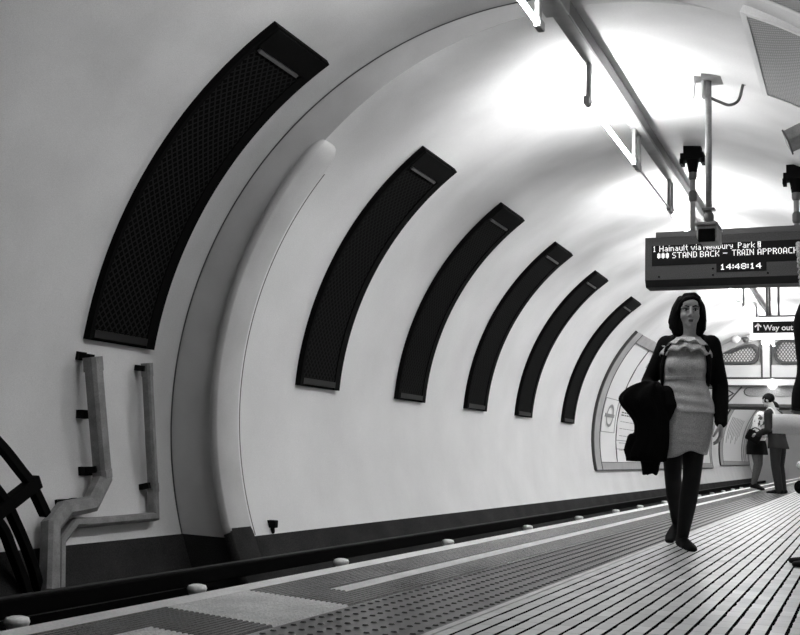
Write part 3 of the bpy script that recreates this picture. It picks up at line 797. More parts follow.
FLORAL = pattern_mat('pale_patterned_cloth', .75, .09, blotch, .8, 'Object')
GREYCLOTH = mat('grey_stocking_cloth', .10, .8, fine=.3, fscale=80)
PAPER = mat('white_rolled_paper', .95, .8, dirt=.08, dscale=8, fine=.1, fscale=150)
EYEW = mat('eye_white', .5, .3); EYED = mat('eye_dark', .01, .3); LIPM = mat('lip_colour', .14, .8, spec=.1)

def V(*a): return Vector(a)
def lerp(a, b, t): return Vector(a) * (1 - t) + Vector(b) * t
def head(mb, M, k=1.0, fem=True):
    e = lambda c, r: mb.ell(Vector(c) * k, tuple(q * k for q in r), M)
    L = lambda P_, R_, n=10: mb.limb([M @ (Vector(p) * k) for p in P_], [r * k for r in R_], n)
    e((0, .014, .024), (.075, .092, .087)); e((0, -.028, -.028), (.063, .062, .078)); e((0, -.040, -.078), (.046, .044, .038)); e((0, -.070, -.098), (.021, .019, .015))
    for s in (-1, 1):
        e((.036 * s, -.056, -.034), (.026, .026, .026)); e((.078 * s, .012, -.008), (.011, .022, .032)); e((.011 * s, -.101, -.034), (.010, .010, .008))
        L([(.016 * s, -.083, .022), (.036 * s, -.080, .027), (.055 * s, -.062, .020)], [.009, .009, .008])
    e((0, -.068, .048), (.052, .026, .03))
    L([(0, -.088, .018), (0, -.100, -.008), (0, -.113, -.028)], [.008, .010, .0125])
    e((0, -.092, -.064), (.023, .010, .006)); e((0, -.090, -.073), (.019, .011, .0065))
def face_parts(M, body, k=1.0):
    """eyes, brows and mouth as children"""
    for s in (-1, 1):
        w = MB().ell(V(.031 * s, -.0745, .0035) * k, (.0145 * k, .011 * k, .0085 * k), M).obj('eye', EYEW, body, True)
        MB().ell(V(.031 * s, -.0825, .0035) * k, (.0070 * k, .005 * k, .0075 * k), M).obj('iris', EYED, w, True)
        MB().limb([M @ (V(x * s, y, z) * k) for x, y, z in ((.013, -.091, .026), (.032, -.089, .032), (.053, -.070, .025))], [(.0035 * k), (.0045 * k), (.0025 * k)], 8).obj('eyebrow', HAIRM, body, True)
        MB().limb([M @ (V(x * s, y, z) * k) for x, y, z in ((.016, -.081, .0075), (.031, -.0865, .0135), (.047, -.074, .0085))], [.0022 * k, .0032 * k, .002 * k], 8).obj('eyelashes', HAIRM, body, True)
    m = MB(); m.ell(V(0, -.0955, -.0640) * k, (.020 * k, .0085 * k, .0045 * k), M); m.ell(V(0, -.094, -.0725) * k, (.017 * k, .0085 * k, .0055 * k), M)
    fuse('lips', m, LIPM, .0025 * k, body, 2)
def hair_shell(mb, M, k, r=(.093, .112, .106), c=(0, .018, .028), hairline=.062, side=.055, back=-.10, part=0.0):
    """a cap of hair that leaves the face free"""
    R = []; c = Vector(c)
    nu, nv = 36, 22
    for i in range(nv + 1):
        a = -PI / 2 + PI * i / nv; a = max(-PI / 2 + .05, min(PI / 2 - .05, a)); ring = []
        for j in range(nu):
            t = 2 * PI * j / nu
            d = V(math.cos(a) * math.cos(t), math.cos(a) * math.sin(t), math.sin(a))
            p = V(d.x * r[0], d.y * r[1], d.z * r[2]) + c
            wob = 1 + .03 * math.sin(7 * t + 2 * a) + .02 * math.sin(13 * t)
            p = c + (p - c) * wob
            front = p.y < .0
            hl = hairline + .012 * math.cos((p.x - part) / .05)
            inface = front and p.z < hl and abs(p.x) < side + .025 * max(0, p.z / .06)
            low = p.z < back
            if inface: p = c + V(d.x * r[0] * .55, d.y * r[1] * .55, d.z * r[2] * .55)
            if low: p.z = back
            ring.append(M @ (p * k))
        R.append(ring)
    mb.rings(R)
def hand(mb, w, d, n, s, curl=.5, k=1.0, spread=.08, thumb=.6):
    """palm and five fingers; d along the hand, n the palm's normal, s towards the thumb"""
    w, d, n, s = Vector(w), Vector(d).normalized(), Vector(n).normalized(), Vector(s).normalized()
    mb.limb([w - d * .03 * k, w + d * .02 * k, w + d * .055 * k, w + d * .088 * k], [(.026 * k, .020 * k), (.030 * k, .017 * k), (.039 * k, .015 * k), (.038 * k, .013 * k)], 14, ref=s)
    for off, ln, r, sp in ((.030, .070, .0088, 1), (.0105, .078, .0092, .3), (-.0095, .073, .0088, -.4), (-.0285, .058, .0078, -1.2)):
        b = w + d * (.085 - abs(off - .01) * .15) * k + s * off * k; dr = (d + s * sp * spread).normalized(); P_ = [b - dr * .02 * k, b]; a = 0
        for q, ca in ((.44, .75), (.31, 1.0), (.25, .7)):
            a += curl * ca; P_.append(P_[-1] + (dr * math.cos(a) + n * math.sin(a)) * ln * q * k)
        mb.limb(P_, [r * k, r * k, r * .95 * k, r * .88 * k, r * .72 * k], 8, ref=s)
    b = w + d * .022 * k + s * .026 * k; P_ = [b - s * .01 * k, b]
    t1 = (d * .75 + s * .65 + n * .25).normalized(); t2 = (d * .92 + s * .15 + n * thumb).normalized()
    P_ += [b + t1 * .036 * k, b + t1 * .036 * k + t2 * .030 * k, b + t1 * .036 * k + t2 * .055 * k]
    mb.limb(P_, [.014 * k, .0135 * k, .011 * k, .010 * k, .0078 * k], 8, ref=n)
def foot(mb, heel, toe, k=1.0, w=.045, h=.05):
    heel, toe = Vector(heel), Vector(toe); d = toe - heel; s = V(-d.y, d.x, 0).normalized()
    mb.limb([heel + V(0, 0, h * .75), lerp(heel, toe, .35) + V(0, 0, h * .75), lerp(heel, toe, .68) + V(0, 0, h * .5), lerp(heel, toe, .93) + V(0, 0, h * .36)],
            [(w * .72, h * .72), (w * .8, h * .75), (w, h * .48), (w * .7, h * .34)], 14, ref=s)
def torso_rings(T, g=0.0, n=28, pw=2.3):
    R = []
    for (x, y, z, rx, ry) in T:
        ring = []
        for i in range(n):
            t = 2 * PI * i / n; c, s = math.cos(t), math.sin(t)
            q = (abs(c) ** pw + abs(s) ** pw) ** (-1 / pw)
            ring.append(V(x + (rx + g) * c * q, y + (ry + g) * s * q, z))
        R.append(ring)
    return R
def densify(T, n=5):
    out = []
    for i in range(len(T) - 1):
        p0, p1, p2, p3 = T[max(i - 1, 0)], T[i], T[i + 1], T[min(i + 2, len(T) - 1)]
        for k in range(n):
            t = k / n
            out.append(tuple(.5 * (2 * b + (c - a) * t + (2 * a - 5 * b + 4 * c - d) * t * t + (3 * b - a - 3 * c + d) * t ** 3) for a, b, c, d in zip(p0, p1, p2, p3)))
    return out + [tuple(T[-1])]
def body(name, J, voxel, k=1.0):
    m = MB()
    m.rings(torso_rings(densify(J['torso'])))
    m.limb(J['neck'][0], J['neck'][1], 14)
    head(m, J['head'], J.get('hk', 1.0))
    for a in J['arms']:
        r = a.get('r', (.056, .046, .037, .026))
        m.limb([a['sh'], lerp(a['sh'], a['el'], .5), a['el'], lerp(a['el'], a['wr'], .35), a['wr']], [r[0], r[0] * .9, r[1], r[1] * 1.02, r[3]], 12)
        hand(m, a['wr'], a['d'], a['n'], a['s'], a.get('curl', .4), J.get('hk', 1.0), thumb=a.get('thumb', .5))
    for l in J['legs']:
        r = l.get('r', (.088, .056, .054, .036))
        m.limb([l['hip'], lerp(l['hip'], l['kn'], .5), l['kn'], lerp(l['kn'], l['an'], .33), l['an']], [r[0], r[0] * .86, r[1], r[2], r[3]], 14)
        m.limb([l['an'], Vector(l['heel']) + V(0, 0, .04)], [r[3], .032], 10)
        foot(m, l['heel'], l['toe'], w=.042, h=.042)
    return fuse(name, m, SKIN, voxel, None, 3)
def sleeve(mb, a, g, end=.96, r=None, cuff=None):
    r = r or a.get('r', (.056, .046, .037, .026))
    P_ = [a['sh'], lerp(a['sh'], a['el'], .5), a['el'], lerp(a['el'], a['wr'], .4), lerp(a['el'], a['wr'], end)]
    mb.limb(P_, [r[0] + g * 1.2, r[0] * .9 + g, r[1] + g, r[1] + g, (cuff or r[3] + g * 1.2)], 14)
def trouser(mb, l, g, end=1.0, cuff=None):
    r = l.get('r', (.088, .056, .054, .036))
    mb.limb([l['hip'], lerp(l['hip'], l['kn'], .5), l['kn'], lerp(l['kn'], l['an'], .4), lerp(l['kn'], l['an'], end)], [r[0] + g, r[0] * .86 + g, r[1] + g, r[2] + g, cuff or (r[3] + g)], 16)
def place(o, loc, rz): o.location = loc; o.rotation_euler = (0, 0, rz)
def shoes(J, m, parent, w=.05, h=.05):
    for l in J['legs']:
        b = MB(); foot(b, l['heel'], l['toe'], w=w, h=h); fuse('shoe', b, m, .008, parent, 2)

# ---- the walking woman
Mh = Matrix.Translation((.028, -.035, 1.567)) @ Matrix.Rotation(D(5), 4, 'Z') @ Matrix.Rotation(D(3), 4, 'X')
J = dict(torso=[(.012, .0, .80, .15, .115), (.012, .0, .88, .160, .118), (.006, -.005, 1.0, .138, .102), (-.004, -.01, 1.10, .116, .088), (-.002, -.015, 1.2, .126, .105), (.010, .0, 1.30, .135, .095), (.020, .01, 1.37, .125, .07), (.024, .012, 1.41, .06, .052)],
         neck=([(.024, .015, 1.36), (.027, .0, 1.43), (.029, -.02, 1.50)], [.056, .050, .050]), head=Mh, hk=.98,
         arms=[dict(sh=(-.120, .005, 1.348), el=(-.235, .05, 1.10), wr=(-.25, -.13, .99), d=(.1, -.2, -.97), n=(.3, .9, -.2), s=(.95, -.3, 0), curl=.55, r=(.050, .042, .036, .025)),
               dict(sh=(.165, .005, 1.352), el=(.222, .045, 1.085), wr=(.225, -.03, .832), d=(-.02, -.12, -1), n=(-.95, .25, 0), s=(-.25, -.95, .1), curl=.42, r=(.050, .042, .036, .025))],
         legs=[dict(hip=(-.078, .02, .86), kn=(-.082, .20, .475), an=(-.058, .52, .165), heel=(-.052, .60, .085), toe=(-.110, .42, .0), r=(.080, .052, .052, .034)),
               dict(hip=(.062, -.01, .86), kn=(.040, -.05, .475), an=(-.018, .05, .095), heel=(-.032, .085, .012), toe=(.050, -.125, .0), r=(.080, .054, .054, .035))])
W_ = body('person', J, .0052)
tag(W_, 'person in a grey dress and open black cardigan walking towards us along the platform', 'person')
face_parts(Mh, W_, .98)
# hair to the shoulders
h = MB(); hair_shell(h, Mh, .98, r=(.086, .106, .098), hairline=.066, side=.066, back=-.08)
hp = lambda P_, R_: h.limb([Mh @ V(*p) for p in P_], R_, 10)
hp([(-.066, .0, .07), (-.086, .002, .02), (-.100, .005, -.05), (-.096, .005, -.11), (-.080, -.005, -.15)], [.018, .020, .024, .026, .012])
hp([(-.055, .02, .08), (-.088, .03, .02), (-.110, .03, -.05), (-.114, .02, -.11), (-.100, .01, -.14)], [.028, .028, .024, .018, .007])
hp([(-.10, .02, -.02), (-.126, .02, -.06), (-.136, .02, -.075)], [.02, .012, .004])
hp([(-.09, .01, -.10), (-.105, .0, -.14), (-.098, -.01, -.165)], [.018, .012, .004])
hp([(-.06, .03, -.08), (-.066, .025, -.13), (-.055, .02, -.17)], [.04, .04, .020])
hp([(.066, .0, .06), (.082, .0, .0), (.088, .0, -.06), (.084, .004, -.115), (.070, -.002, -.155)], [.016, .018, .022, .024, .014])
hp([(.058, .03, .07), (.084, .03, .03), (.098, .03, .0), (.094, .03, -.06), (.080, .02, -.14)], [.026, .022, .012, .020, .012])
hp([(.05, .03, -.08), (.058, .025, -.13), (.048, .02, -.165)], [.04, .036, .02])
hp([(0, .07, .05), (0, .085, -.04), (0, .07, -.14)], [.06, .06, .05])
hp([(.016, -.072, .088), (-.028, -.074, .078), (-.062, -.050, .046), (-.074, -.02, 0)], [.014, .017, .015, .012])
hp([(.016, -.070, .088), (.046, -.066, .074), (.068, -.04, .040), (.075, -.015, 0)], [.012, .014, .013, .011])
hp([(-.03, -.02, .105), (.03, -.03, .108), (.06, .0, .09)], [.018, .02, .015])
fuse('hair', h, HAIRM, .006, W_, 2)
# dress: bodice with a seam, skirt, belt and ruffled collar
Tb = densify([(.013, -.002, .893, .176, .130), (.012, -.004, .95, .170, .124), (.002, -.008, 1.04, .150, .112), (-.006, -.012, 1.115, .138, .102), (-.003, -.018, 1.20, .146, .124), (.004, -.008, 1.28, .146, .112), (.014, .002, 1.34, .130, .088), (.02, .008, 1.378, .10, .068)])
m = MB(); R = torso_rings(Tb, .002, 40); 
for i, r in enumerate(R):
    for j, p in enumerate(r): p.y += .004 * math.sin(p.z * 95 + p.x * 12) * (1 if p.z < 1.12 else 0); 
m.rings(R); bust = [m.ell((x, -.10, 1.205), (.062, .045, .058)) for x in (-.062, .062)]
fuse('dress_bodice', m, DRESS, .006, W_, 4)
m = MB(); n = 44; R = []
for i in range(14):
    f_ = i / 13; z0 = .905 - .30 * f_; ring = []
    cx_ = .012 - .030 * f_; rx = .170 + .010 * math.sin(f_ * PI) - .014 * f_; ry = .128 + .014 * f_
    for j in range(n):
        t = 2 * PI * j / n; c, s = math.cos(t), math.sin(t); q = (abs(c) ** 2.4 + abs(s) ** 2.4) ** (-1 / 2.4)
        x = cx_ + rx * c * q; y = -.002 + ry * s * q
        hem = .035 * math.exp(-((x - .03) / .06) ** 2) if s < 0 else 0
        z = z0 + hem * f_ ** 2 + .018 * f_ * (x - cx_) / rx
        y += (.005 * math.sin(z * 130 + 9 * abs(x))) * (1 if s < 0 else 0) * math.sin(f_ * PI)
        ring.append(V(x, y, z))
    R.append(ring)
inner = [[V(p.x * .95, p.y * .93, p.z + .004) for p in r] for r in R[::-1]]
m.rings(R + inner, caps=False); m.obj('skirt', DRESS2, W_, True)
m = MB(); m.rings(torso_rings(densify([(-.005, -.012, 1.105, .1405, .1055), (-.0055, -.012, 1.128, .1405, .107)]), .003, 40)); m.obj('belt', DRESS2, W_, True)
def collar(name, deep, wide, ph):
    m = MB(); R = []; n = 96
    for i in range(9):
        f_ = i / 8; ring = []
        for j in range(n):
            t = 2 * PI * j / n; c, s = math.cos(t), math.sin(t)
            z = 1.394 - deep * f_
            k_ = min(1, max(0, (1.405 - z) / .12)); rx = .066 + .088 * k_ ** .75 + .008 + wide * f_; ry = .060 + .066 * k_ ** .8 + .012 + wide * f_
            wav = 1 + .035 * f_ * math.sin(11 * t + ph) + .02 * f_ * math.sin(19 * t)
            lift = max(0, -s) ** 3 * .040 * f_
            ring.append(V(.02 - .014 * f_ + rx * c * wav, .002 - .016 * f_ + ry * s * wav, z + lift + .010 * f_ * math.sin(11 * t + ph)))
        R.append(ring)
    inner = [[V(p.x * .965 + .0007, p.y * .94, p.z - .005) for p in r] for r in R[::-1]]
    m.rings(R + inner, caps=False); return m.obj(name, DRESS, W_, True)
collar('ruffled_collar', .125, .012, .6)
collar('collar_ruffle', .070, .016, 2.1)
m = MB(); m.ell((.014, -.125, 1.345), (.014, .012, .014)); m.ell((-.018, -.122, 1.350), (.028, .010, .015)); m.ell((.046, -.120, 1.350), (.028, .010, .015))
m.limb([(.008, -.13, 1.34), (-.012, -.142, 1.295)], [(.010, .005), (.017, .005)], 8, ref=(1, 0, 0)); m.limb([(.020, -.13, 1.34), (.042, -.142, 1.290)], [(.010, .005), (.017, .005)], 8, ref=(1, 0, 0))
fuse('bow', m, DRESS, .004, W_, 1)
# open cardigan: sleeves, shoulders, back and two front edges
m = MB()
for a in J['arms']: sleeve(m, a, .012, .97, cuff=.042)
for s in (-1, 1):
    sx = J['arms'][0 if s < 0 else 1]['sh']
    m.limb([(sx[0], .01, sx[2] + .006), (.02 + .095 * s, .015, 1.385), (.02 + .06 * s, .03, 1.415)], [.052, .036, .022], 12)
    m.limb([(.02 + .090 * s, -.02, 1.39), (.012 + .128 * s, -.075, 1.31), (.004 + .150 * s, -.072, 1.20), (-.002 + .148 * s, -.055, 1.10)], [(.016, .03), (.018, .032), (.016, .03), (.012, .022)], 12)
    m.limb([(sx[0] * .92, .0, 1.33), (.004 + .146 * s, .0, 1.20), (-.002 + .142 * s, .0, 1.08)], [(.03, .05), (.022, .06), (.016, .06)], 12)
back = [[V(x, y, z) for z, x, y in [(z, cx_ + rx * math.cos(t), cy_ + ry * math.sin(t)) for t in [D(10 + 160 * q / 14) for q in range(15)]]] for (z, cx_, cy_, rx, ry) in ((1.06, -.003, 0, .152, .118), (1.2, 0, 0, .160, .135), (1.32, .012, .004, .150, .105), (1.40, .02, .012, .09, .075))]
outer = back; inn = [[V(p.x * .9, p.y * .85, p.z) for p in r] for r in back]
m.rings([o + i[::-1] for o, i in zip(outer, inn)])
fuse('cardigan', m, BLKCLOTH, .0075, W_, 3)
m = MB()
for l in J['legs']: trouser(m, l, .004, 1.0); m.limb([l['an'], Vector(l['heel']) + V(0, -.0, .045)], [.038, .036], 10)
fuse('tights', m, TIGHTS, .007, W_, 3)
shoes(J, SHOEM, W_, .049, .052)
place(W_, (1.0, 7.2, .0), D(8.6))
# coat hung over her forearm
m = MB(); n = 40
def coat(rows, ph, cy0):
    R = []
    for (z, cx_, rx, ry, cy_) in densify(rows, 4):
        ring = []
        for j in range(n):
            t = 2 * PI * j / n; fold = 1 + .10 * math.sin(6 * t + ph + 3 * z) + .05 * math.sin(11 * t - 5 * z)
            ring.append(V(cx_ + rx * math.cos(t) * fold, cy_ + cy0 + ry * math.sin(t) * fold, z + .012 * math.sin(5 * t + ph)))
        R.append(ring)
    m.rings(R)
coat([(1.085, -.215, .05, .06, 0), (1.05, -.245, .105, .10, 0), (.985, -.275, .140, .12, 0), (.93, -.262, .143, .12, 0), (.87, -.232, .125, .11, 0), (.80, -.215, .105, .10, .0), (.70, -.222, .110, .09, 0), (.62, -.245, .122, .08, 0), (.575, -.250, .118, .06, 0)], .5, -.125)
coat([(1.0, -.22, .08, .06, 0), (.8, -.205, .085, .07, 0), (.65, -.215, .085, .06, 0), (.55, -.222, .060, .05, 0), (.487, -.224, .05, .04, 0)], 2.0, -.04)
m.limb([(-.34, -.12, .72), (-.365, -.12, .63), (-.372, -.12, .605)], [(.03, .03), (.03, .025), (.012, .012)], 10)
m.limb([(-.12, -.10, 1.02), (-.10, -.12, .93), (-.105, -.12, .86)], [(.05, .05), (.05, .05), (.02, .03)], 10)
c_ = fuse('coat', m, BLKCOAT, .008, None, 2)
tag(c_, 'black coat folded over the walking person\'s forearm, hanging beside the grey skirt', 'coat')
place(c_, (1.0, 7.2, 0), D(8.6))

# ---- generic standing figure in jacket and trousers, facing -y locally
def torso_std(k, wx=1.0, lean=0.0):
    T = [(0, 0, .84, .165, .125), (0, .0, .94, .168, .125), (0, 0, 1.05, .160, .118), (0, 0, 1.18, .172, .122), (0, 0, 1.32, .190, .128), (0, .01, 1.43, .175, .10), (0, .012, 1.49, .09, .07)]
    return [(x * wx, (y - lean * max(0, z - .9)) , z, rx * wx, ry) for x, y, z, rx, ry in T]
# man in the dark suit, looking down
lean = .16
Mh = Matrix.Translation((0, -.17, 1.665)) @ Matrix.Rotation(D(38), 4, 'X')
J = dict(torso=torso_std(1, 1.08, lean), neck=([(0, -.07, 1.46), (0, -.11, 1.54), (0, -.135, 1.60)], [.066, .060, .058]), head=Mh, hk=1.05,
         arms=[dict(sh=(-.20, -.075, 1.42), el=(-.25, -.10, 1.13), wr=(-.16, -.32, 1.10), d=(.3, -.9, 0), n=(.2, 0, -1), s=(.9, .3, .2), curl=.6),
               dict(sh=(.20, -.075, 1.42), el=(.25, -.06, 1.13), wr=(.17, -.29, 1.05), d=(-.3, -.9, 0), n=(-.2, 0, -1), s=(-.9, .3, .2), curl=.6)],
         legs=[dict(hip=(-.09, .0, .90), kn=(-.10, -.02, .49), an=(-.10, .03, .09), heel=(-.10, .08, .0), toe=(-.115, -.20, .0)), dict(hip=(.09, .0, .90), kn=(.10, .0, .49), an=(.10, .06, .09), heel=(.10, .11, .0), toe=(.12, -.17, .0))])
m1 = body('person', J, .009)
tag(m1, 'person in a dark suit standing with bowed head on the far platform', 'person')
face_parts(Mh, m1, 1.05)
h = MB(); hair_shell(h, Mh, 1.06, r=(.086, .106, .098), hairline=.06, side=.06, back=-.06); fuse('hair', h, HAIRM, .008, m1, 2)
m = MB(); m.rings(torso_rings(densify([(x, y, z, rx, ry) for x, y, z, rx, ry in [(0, .01, .80, .20, .15)] + J['torso'][1:6]]), .018, 32))
for a in J['arms']: sleeve(m, a, .018, .97)
for s in (-1, 1): m.limb([(.18 * s, -.072, 1.425), (.09 * s, -.075, 1.475)], [.07, .05], 12)
fuse('suit_jacket', m, SUIT, .010, m1, 3)
m = MB()
for l in J['legs']: trouser(m, l, .022, 1.08, .066)
m.rings(torso_rings(densify(J['torso'][:2]), .012)); fuse('trousers', m, SUIT2, .010, m1, 3)
m = MB(); m.limb([(-.06, -.12, 1.49), (0, -.05, 1.535), (.06, -.12, 1.49)], [.026], 10); m.limb([(0, -.19, 1.47), (0, -.215, 1.32)], [(.035, .015), (.012, .01)], 10)
fuse('shirt_collar', m, SHIRT, .008, m1, 2)
m = MB(); q = smooth_path([(.19, -.02, 1.12), (.20, .07, 1.3), (.15, -.02, 1.50), (.12, -.14, 1.50), (.04, -.23, 1.30), (-.10, -.20, 1.08)], 5); m.limb(q, [(.014, .014)], 8); m.obj('bag_strap', SHIRT, m1, True)
shoes(J, SHOEM, m1, .055, .055)
place(m1, (.57, 21.5, .0), D(-112)); m1.scale = (1.09, 1.06, 1.055)

# woman in the patterned top beside him, leaning towards him
lean = .30
Mh = Matrix.Translation((0, -.30, 1.48)) @ Matrix.Rotation(D(35), 4, 'X')
J = dict(torso=[(x, y, z, rx * .86, ry * .9) for x, y, z, rx, ry in [(x, y + .04, z * .96, rx, ry) for x, y, z, rx, ry in torso_std(1, 1, lean)]], neck=([(0, -.15, 1.36), (0, -.20, 1.41), (0, -.25, 1.44)], [.052, .05, .048]), head=Mh, hk=.97,
         arms=[dict(sh=(-.15, -.14, 1.33), el=(-.22, -.10, 1.06), wr=(-.13, -.30, .98), d=(.2, -.9, .1), n=(0, 0, -1), s=(.9, .2, 0), curl=.5, r=(.044, .038, .032, .024)),
               dict(sh=(.15, -.14, 1.33), el=(.21, -.08, 1.06), wr=(.10, -.27, .93), d=(-.2, -.9, 0), n=(0, 0, -1), s=(-.9, .2, 0), curl=.5, r=(.044, .038, .032, .024))],
         legs=[dict(hip=(-.075, .04, .86), kn=(-.065, -.01, .50), an=(-.06, .06, .14), heel=(-.06, .09, .045), toe=(-.07, -.12, .02), r=(.075, .05, .05, .034)), dict(hip=(.075, .04, .86), kn=(.07, .02, .50), an=(.07, .13, .14), heel=(.07, .16, .045), toe=(.09, -.05, .02), r=(.075, .05, .05, .034))])
m2 = body('person', J, .009)
tag(m2, 'person in a pale patterned top and short dark skirt, bending towards the suited figure', 'person')
face_parts(Mh, m2, .97)
h = MB(); hair_shell(h, Mh, .98, hairline=.06, side=.05, back=-.10); fuse('hair', h, HAIRM, .008, m2, 2)
m = MB(); m.rings(torso_rings(densify(J['torso'][1:]), .02, 30))
for a in J['arms']: sleeve(m, a, .03, .62, cuff=.06)
for s in (-1, 1): m.limb([(.135 * s, -.14, 1.335), (.06 * s, -.15, 1.385)], [.06, .045], 12)
fuse('patterned_top', m, FLORAL, .010, m2, 3)
m = MB(); m.rings(torso_rings(densify([(0, .02, .66, .185, .16), (0, .03, .80, .175, .15), (0, .03, .92, .155, .125)]), .01, 30)); fuse('skirt', m, BLKCLOTH, .010, m2, 2)
m = MB()
for l in J['legs']: trouser(m, l, .005)
fuse('stockings', m, GREYCLOTH, .008, m2, 2)
shoes(J, SHOEM, m2, .05, .075)
place(m2, (.15, 22.2, .0), D(62)); m2.scale = (1.12, 1.12, 1.10)
m = MB(); q = []
m.box((-.14, -.05, -.11), (.14, .05, .11)); b = m.obj('handbag', BLKCOAT, None, bevel=.035); b.location = (.10, 21.80, 1.07); b.rotation_euler = (0, D(28), D(20))
m = MB(); m.limb(smooth_path([(-.10, 0, .10), (-.05, 0, .17), (.05, 0, .17), (.10, 0, .10)], 5), [.012], 8); m.obj('bag_handle', BLKCOAT, b, True)
tag(b, 'black handbag held at the hip of the figure in the patterned top', 'bag')

# ---- person cut off by the right edge of the view
Mh = Matrix.Translation((0, -.008, 1.765)) @ Matrix.Rotation(D(4), 4, 'X')
J = dict(torso=[(x, y, z * 1.07, rx, ry) for x, y, z, rx, ry in torso_std(1, 1.08, .02)], neck=([(0, .0, 1.56), (0, -.005, 1.64), (0, -.015, 1.70)], [.066, .062, .06]), head=Mh, hk=1.05,
         arms=[dict(sh=(-.215, .0, 1.50), el=(-.26, .03, 1.20), wr=(-.20, -.10, .93), d=(.1, -.6, -.6), n=(.8, 0, -.2), s=(.2, -.6, .7), curl=.9),
               dict(sh=(.215, .0, 1.50), el=(.26, .06, 1.20), wr=(.22, -.03, .93), d=(0, -.3, -1), n=(-1, 0, 0), s=(0, -1, .2), curl=.5)],
         legs=[dict(hip=(-.10, .02, .94), kn=(-.10, .0, .51), an=(-.10, .06, .09), heel=(-.10, .12, .0), toe=(-.11, -.235, .0)), dict(hip=(.10, .02, .94), kn=(.10, .0, .51), an=(.10, .06, .09), heel=(.10, .11, .0), toe=(.115, -.20, .0))])
m3 = body('person', J, .009)
tag(m3, 'person in a black coat mostly cut off by the right edge', 'person')
face_parts(Mh, m3, 1.05)
h = MB(); hair_shell(h, Mh, 1.05, r=(.086, .104, .098), hairline=.06, side=.06, back=-.05); fuse('hair', h, HAIRM, .008, m3, 2)
n = 30; R = []
for (y, rx, rz, zc) in ((.155, .02, .03, -.01), (.145, .06, .085, -.01), (.10, .098, .130, -.012), (.03, .112, .142, -.012), (-.05, .112, .140, -.008), (-.112, .100, .130, -.004)):
    R.append([Mh @ V(rx * math.cos(2 * PI * k / n), y, zc + rz * math.sin(2 * PI * k / n)) for k in range(n)])
C0 = Mh @ V(0, 0, 0)
inn = [[C0 + (p_ - C0) * .93 for p_ in r] for r in R[::-1]]
m = MB(); m.rings(R + inn, caps=True); m.obj('hood', BLKCOAT, m3, True)
FUR = mat('pale_fuzzy_trim', .5, .9, fine=.8, fscale=110)
m = MB(); ring = []
for k in range(73):
    t = 2 * PI * k / 72; w_ = 1 + .05 * math.sin(17 * t) + .04 * math.sin(29 * t)
    ring.append(Mh @ V(.100 * w_ * math.cos(t), -.116 + .006 * math.sin(23 * t), -.004 + .130 * w_ * math.sin(t)))
m.limb(ring, [.017], 10, ref=(0, 1, 0), round_=False); m.obj('hood_trim', FUR, m3, True)['label'] = 'pale fuzzy hood trim'
T3 = [(0, .0, .90, .23, .18), (0, 0, 1.0, .225, .175)] + [(x, y, z, rx + .02, ry + .025) for x, y, z, rx, ry in J['torso'][2:6]]
m = MB(); m.rings(torso_rings(densify(T3), .012, 32))
for a in J['arms']: sleeve(m, a, .024, .93)
for s in (-1, 1): m.limb([(.19 * s, .0, 1.51), (.09 * s, .0, 1.565)], [.08, .055], 12)
m.limb([(-.07, -.07, 1.545), (0, -.10, 1.50), (.07, -.07, 1.545)], [.04], 10)
fuse('coat_body', m, BLKCOAT, .010, m3, 3)
m = MB()
for l in J['legs']: trouser(m, l, .022, 1.08, .06)
fuse('trousers', m, SUIT2, .010, m3, 3)
shoes(J, SHOEM, m3, .05, .05)
place(m3, (1.882, 6.68, .0), D(-90))
# roll of paper in that hand
m = MB(); n = 28; R = []
for i in range(61):
    t = i / 60 * 2 * PI * 2.6; r = .058 - .006 * i / 60
    R.append([V(0, r * math.cos(t), r * math.sin(t)), V(.42, r * math.cos(t), r * math.sin(t)), V(.42, (r - .0012) * math.cos(t), (r - .0012) * math.sin(t)), V(0, (r - .0012) * math.cos(t), (r - .0012) * math.sin(t))])
m.rings(R); rl = m.obj('paper_roll', PAPER, None, True); rl.location = (1.597, 6.50, .812); rl.rotation_euler = (0, D(1), D(4))
tag(rl, 'roll of white paper held level, poking in from the right edge', 'paper roll')

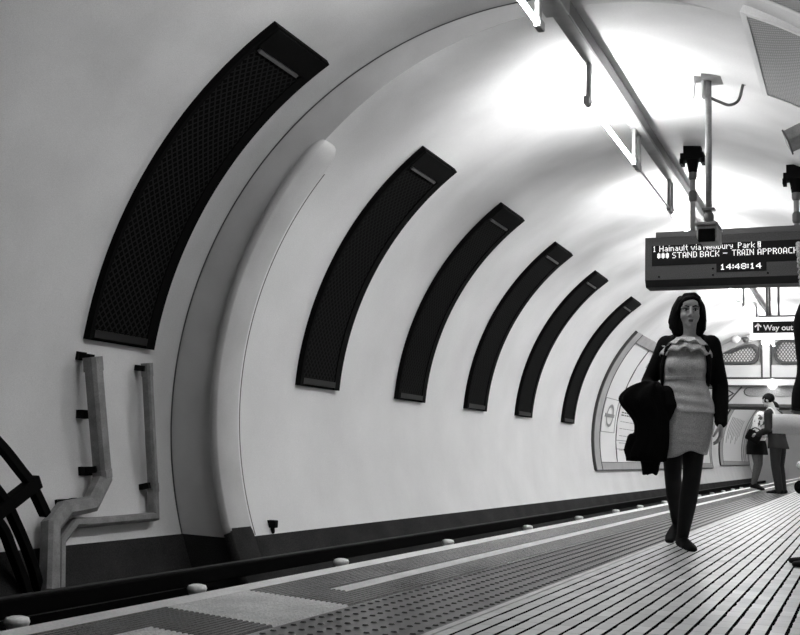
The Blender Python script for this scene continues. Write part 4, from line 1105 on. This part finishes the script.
# ---- pushchair behind the suited figure
root = thing('pushchair', 'pushchair with pale patterned seat and dark wheels, half cut off at the right edge', 'pushchair', (1.22, 22.3, 0), D(-92)); root.scale = (1.15, 1.15, 1.3)
m = MB(); m.limb([(0, .1, .45), (0, .05, .62), (0, .12, .85)], [(.20, .14), (.22, .15), (.19, .12)], 18, ref=(1, 0, 0)); m.limb([(0, -.25, .42), (0, .0, .45)], [(.19, .07), (.19, .09)], 16, ref=(1, 0, 0))
fuse('seat_cushion', m, FLORAL, .012, root, 3)
for s in (-1, 1):
    MB().limb([(.24 * s, -.24, .10), (.24 * s, .20, .62), (.24 * s, .48, 1.0)], [.016], 8).obj('frame_tube', WHITEP, root, True)
    MB().limb([(.24 * s, .36, .10), (.24 * s, -.08, .44)], [.016], 8).obj('frame_tube', WHITEP, root, True)
    for y in (-.24, .36):
        w = MB(); N_ = 24
        w.rings([[(.24 * s + x, y + r * math.cos(2 * PI * k / N_), .10 + r * math.sin(2 * PI * k / N_)) for x, r in ((-.025, .07), (-.03, .1), (.03, .1), (.025, .07))] for k in range(N_ + 1)], caps=False)
        w.limb([(.24 * s - .02, y, .10), (.24 * s + .02, y, .10)], [.075], 16); w.obj('wheel', BLACK, root)
MB().limb([(-.24, .48, 1.0), (.24, .48, 1.0)], [.02], 8).obj('handle', BLACK, root, True)
# ------------------------------------------------------------------ camera
f, yaw, pit, rol = 1060.125, .41419, .12419, .032303
cyw, syw = math.cos(yaw), math.sin(yaw)
fw = Vector((-syw * math.cos(pit), cyw * math.cos(pit), math.sin(pit)))
r0 = Vector((cyw, syw, 0)); u0 = r0.cross(fw)
r_ = r0 * math.cos(rol) + u0 * math.sin(rol); u_ = u0 * math.cos(rol) - r0 * math.sin(rol)
cam = bpy.data.cameras.new('camera'); cam.sensor_width = 36; cam.lens = f / 800 * 36; cam.sensor_fit = 'HORIZONTAL'
cam.clip_start = .05; cam.clip_end = 300
co = bpy.data.objects.new('camera', cam); COL.objects.link(co)
co.matrix_world = Matrix(((r_.x, u_.x, -fw.x, 2.0831), (r_.y, u_.y, -fw.y, 0), (r_.z, u_.z, -fw.z, AX - .39316), (0, 0, 0, 1)))
sc.camera = co
w = bpy.data.worlds.new('world'); sc.world = w; w.use_nodes = True
w.node_tree.nodes['Background'].inputs[0].default_value = (0, 0, 0, 1)
w.node_tree.nodes['Background'].inputs[1].default_value = 0
sc.view_settings.view_transform = 'Standard'; sc.view_settings.look = 'None'
sc.view_settings.gamma = 1; sc.view_settings.use_curve_mapping = False
sc.view_settings.exposure = 1.42
sc.cycles.max_bounces = 10; sc.cycles.diffuse_bounces = 6; sc.cycles.sample_clamp_indirect = 8
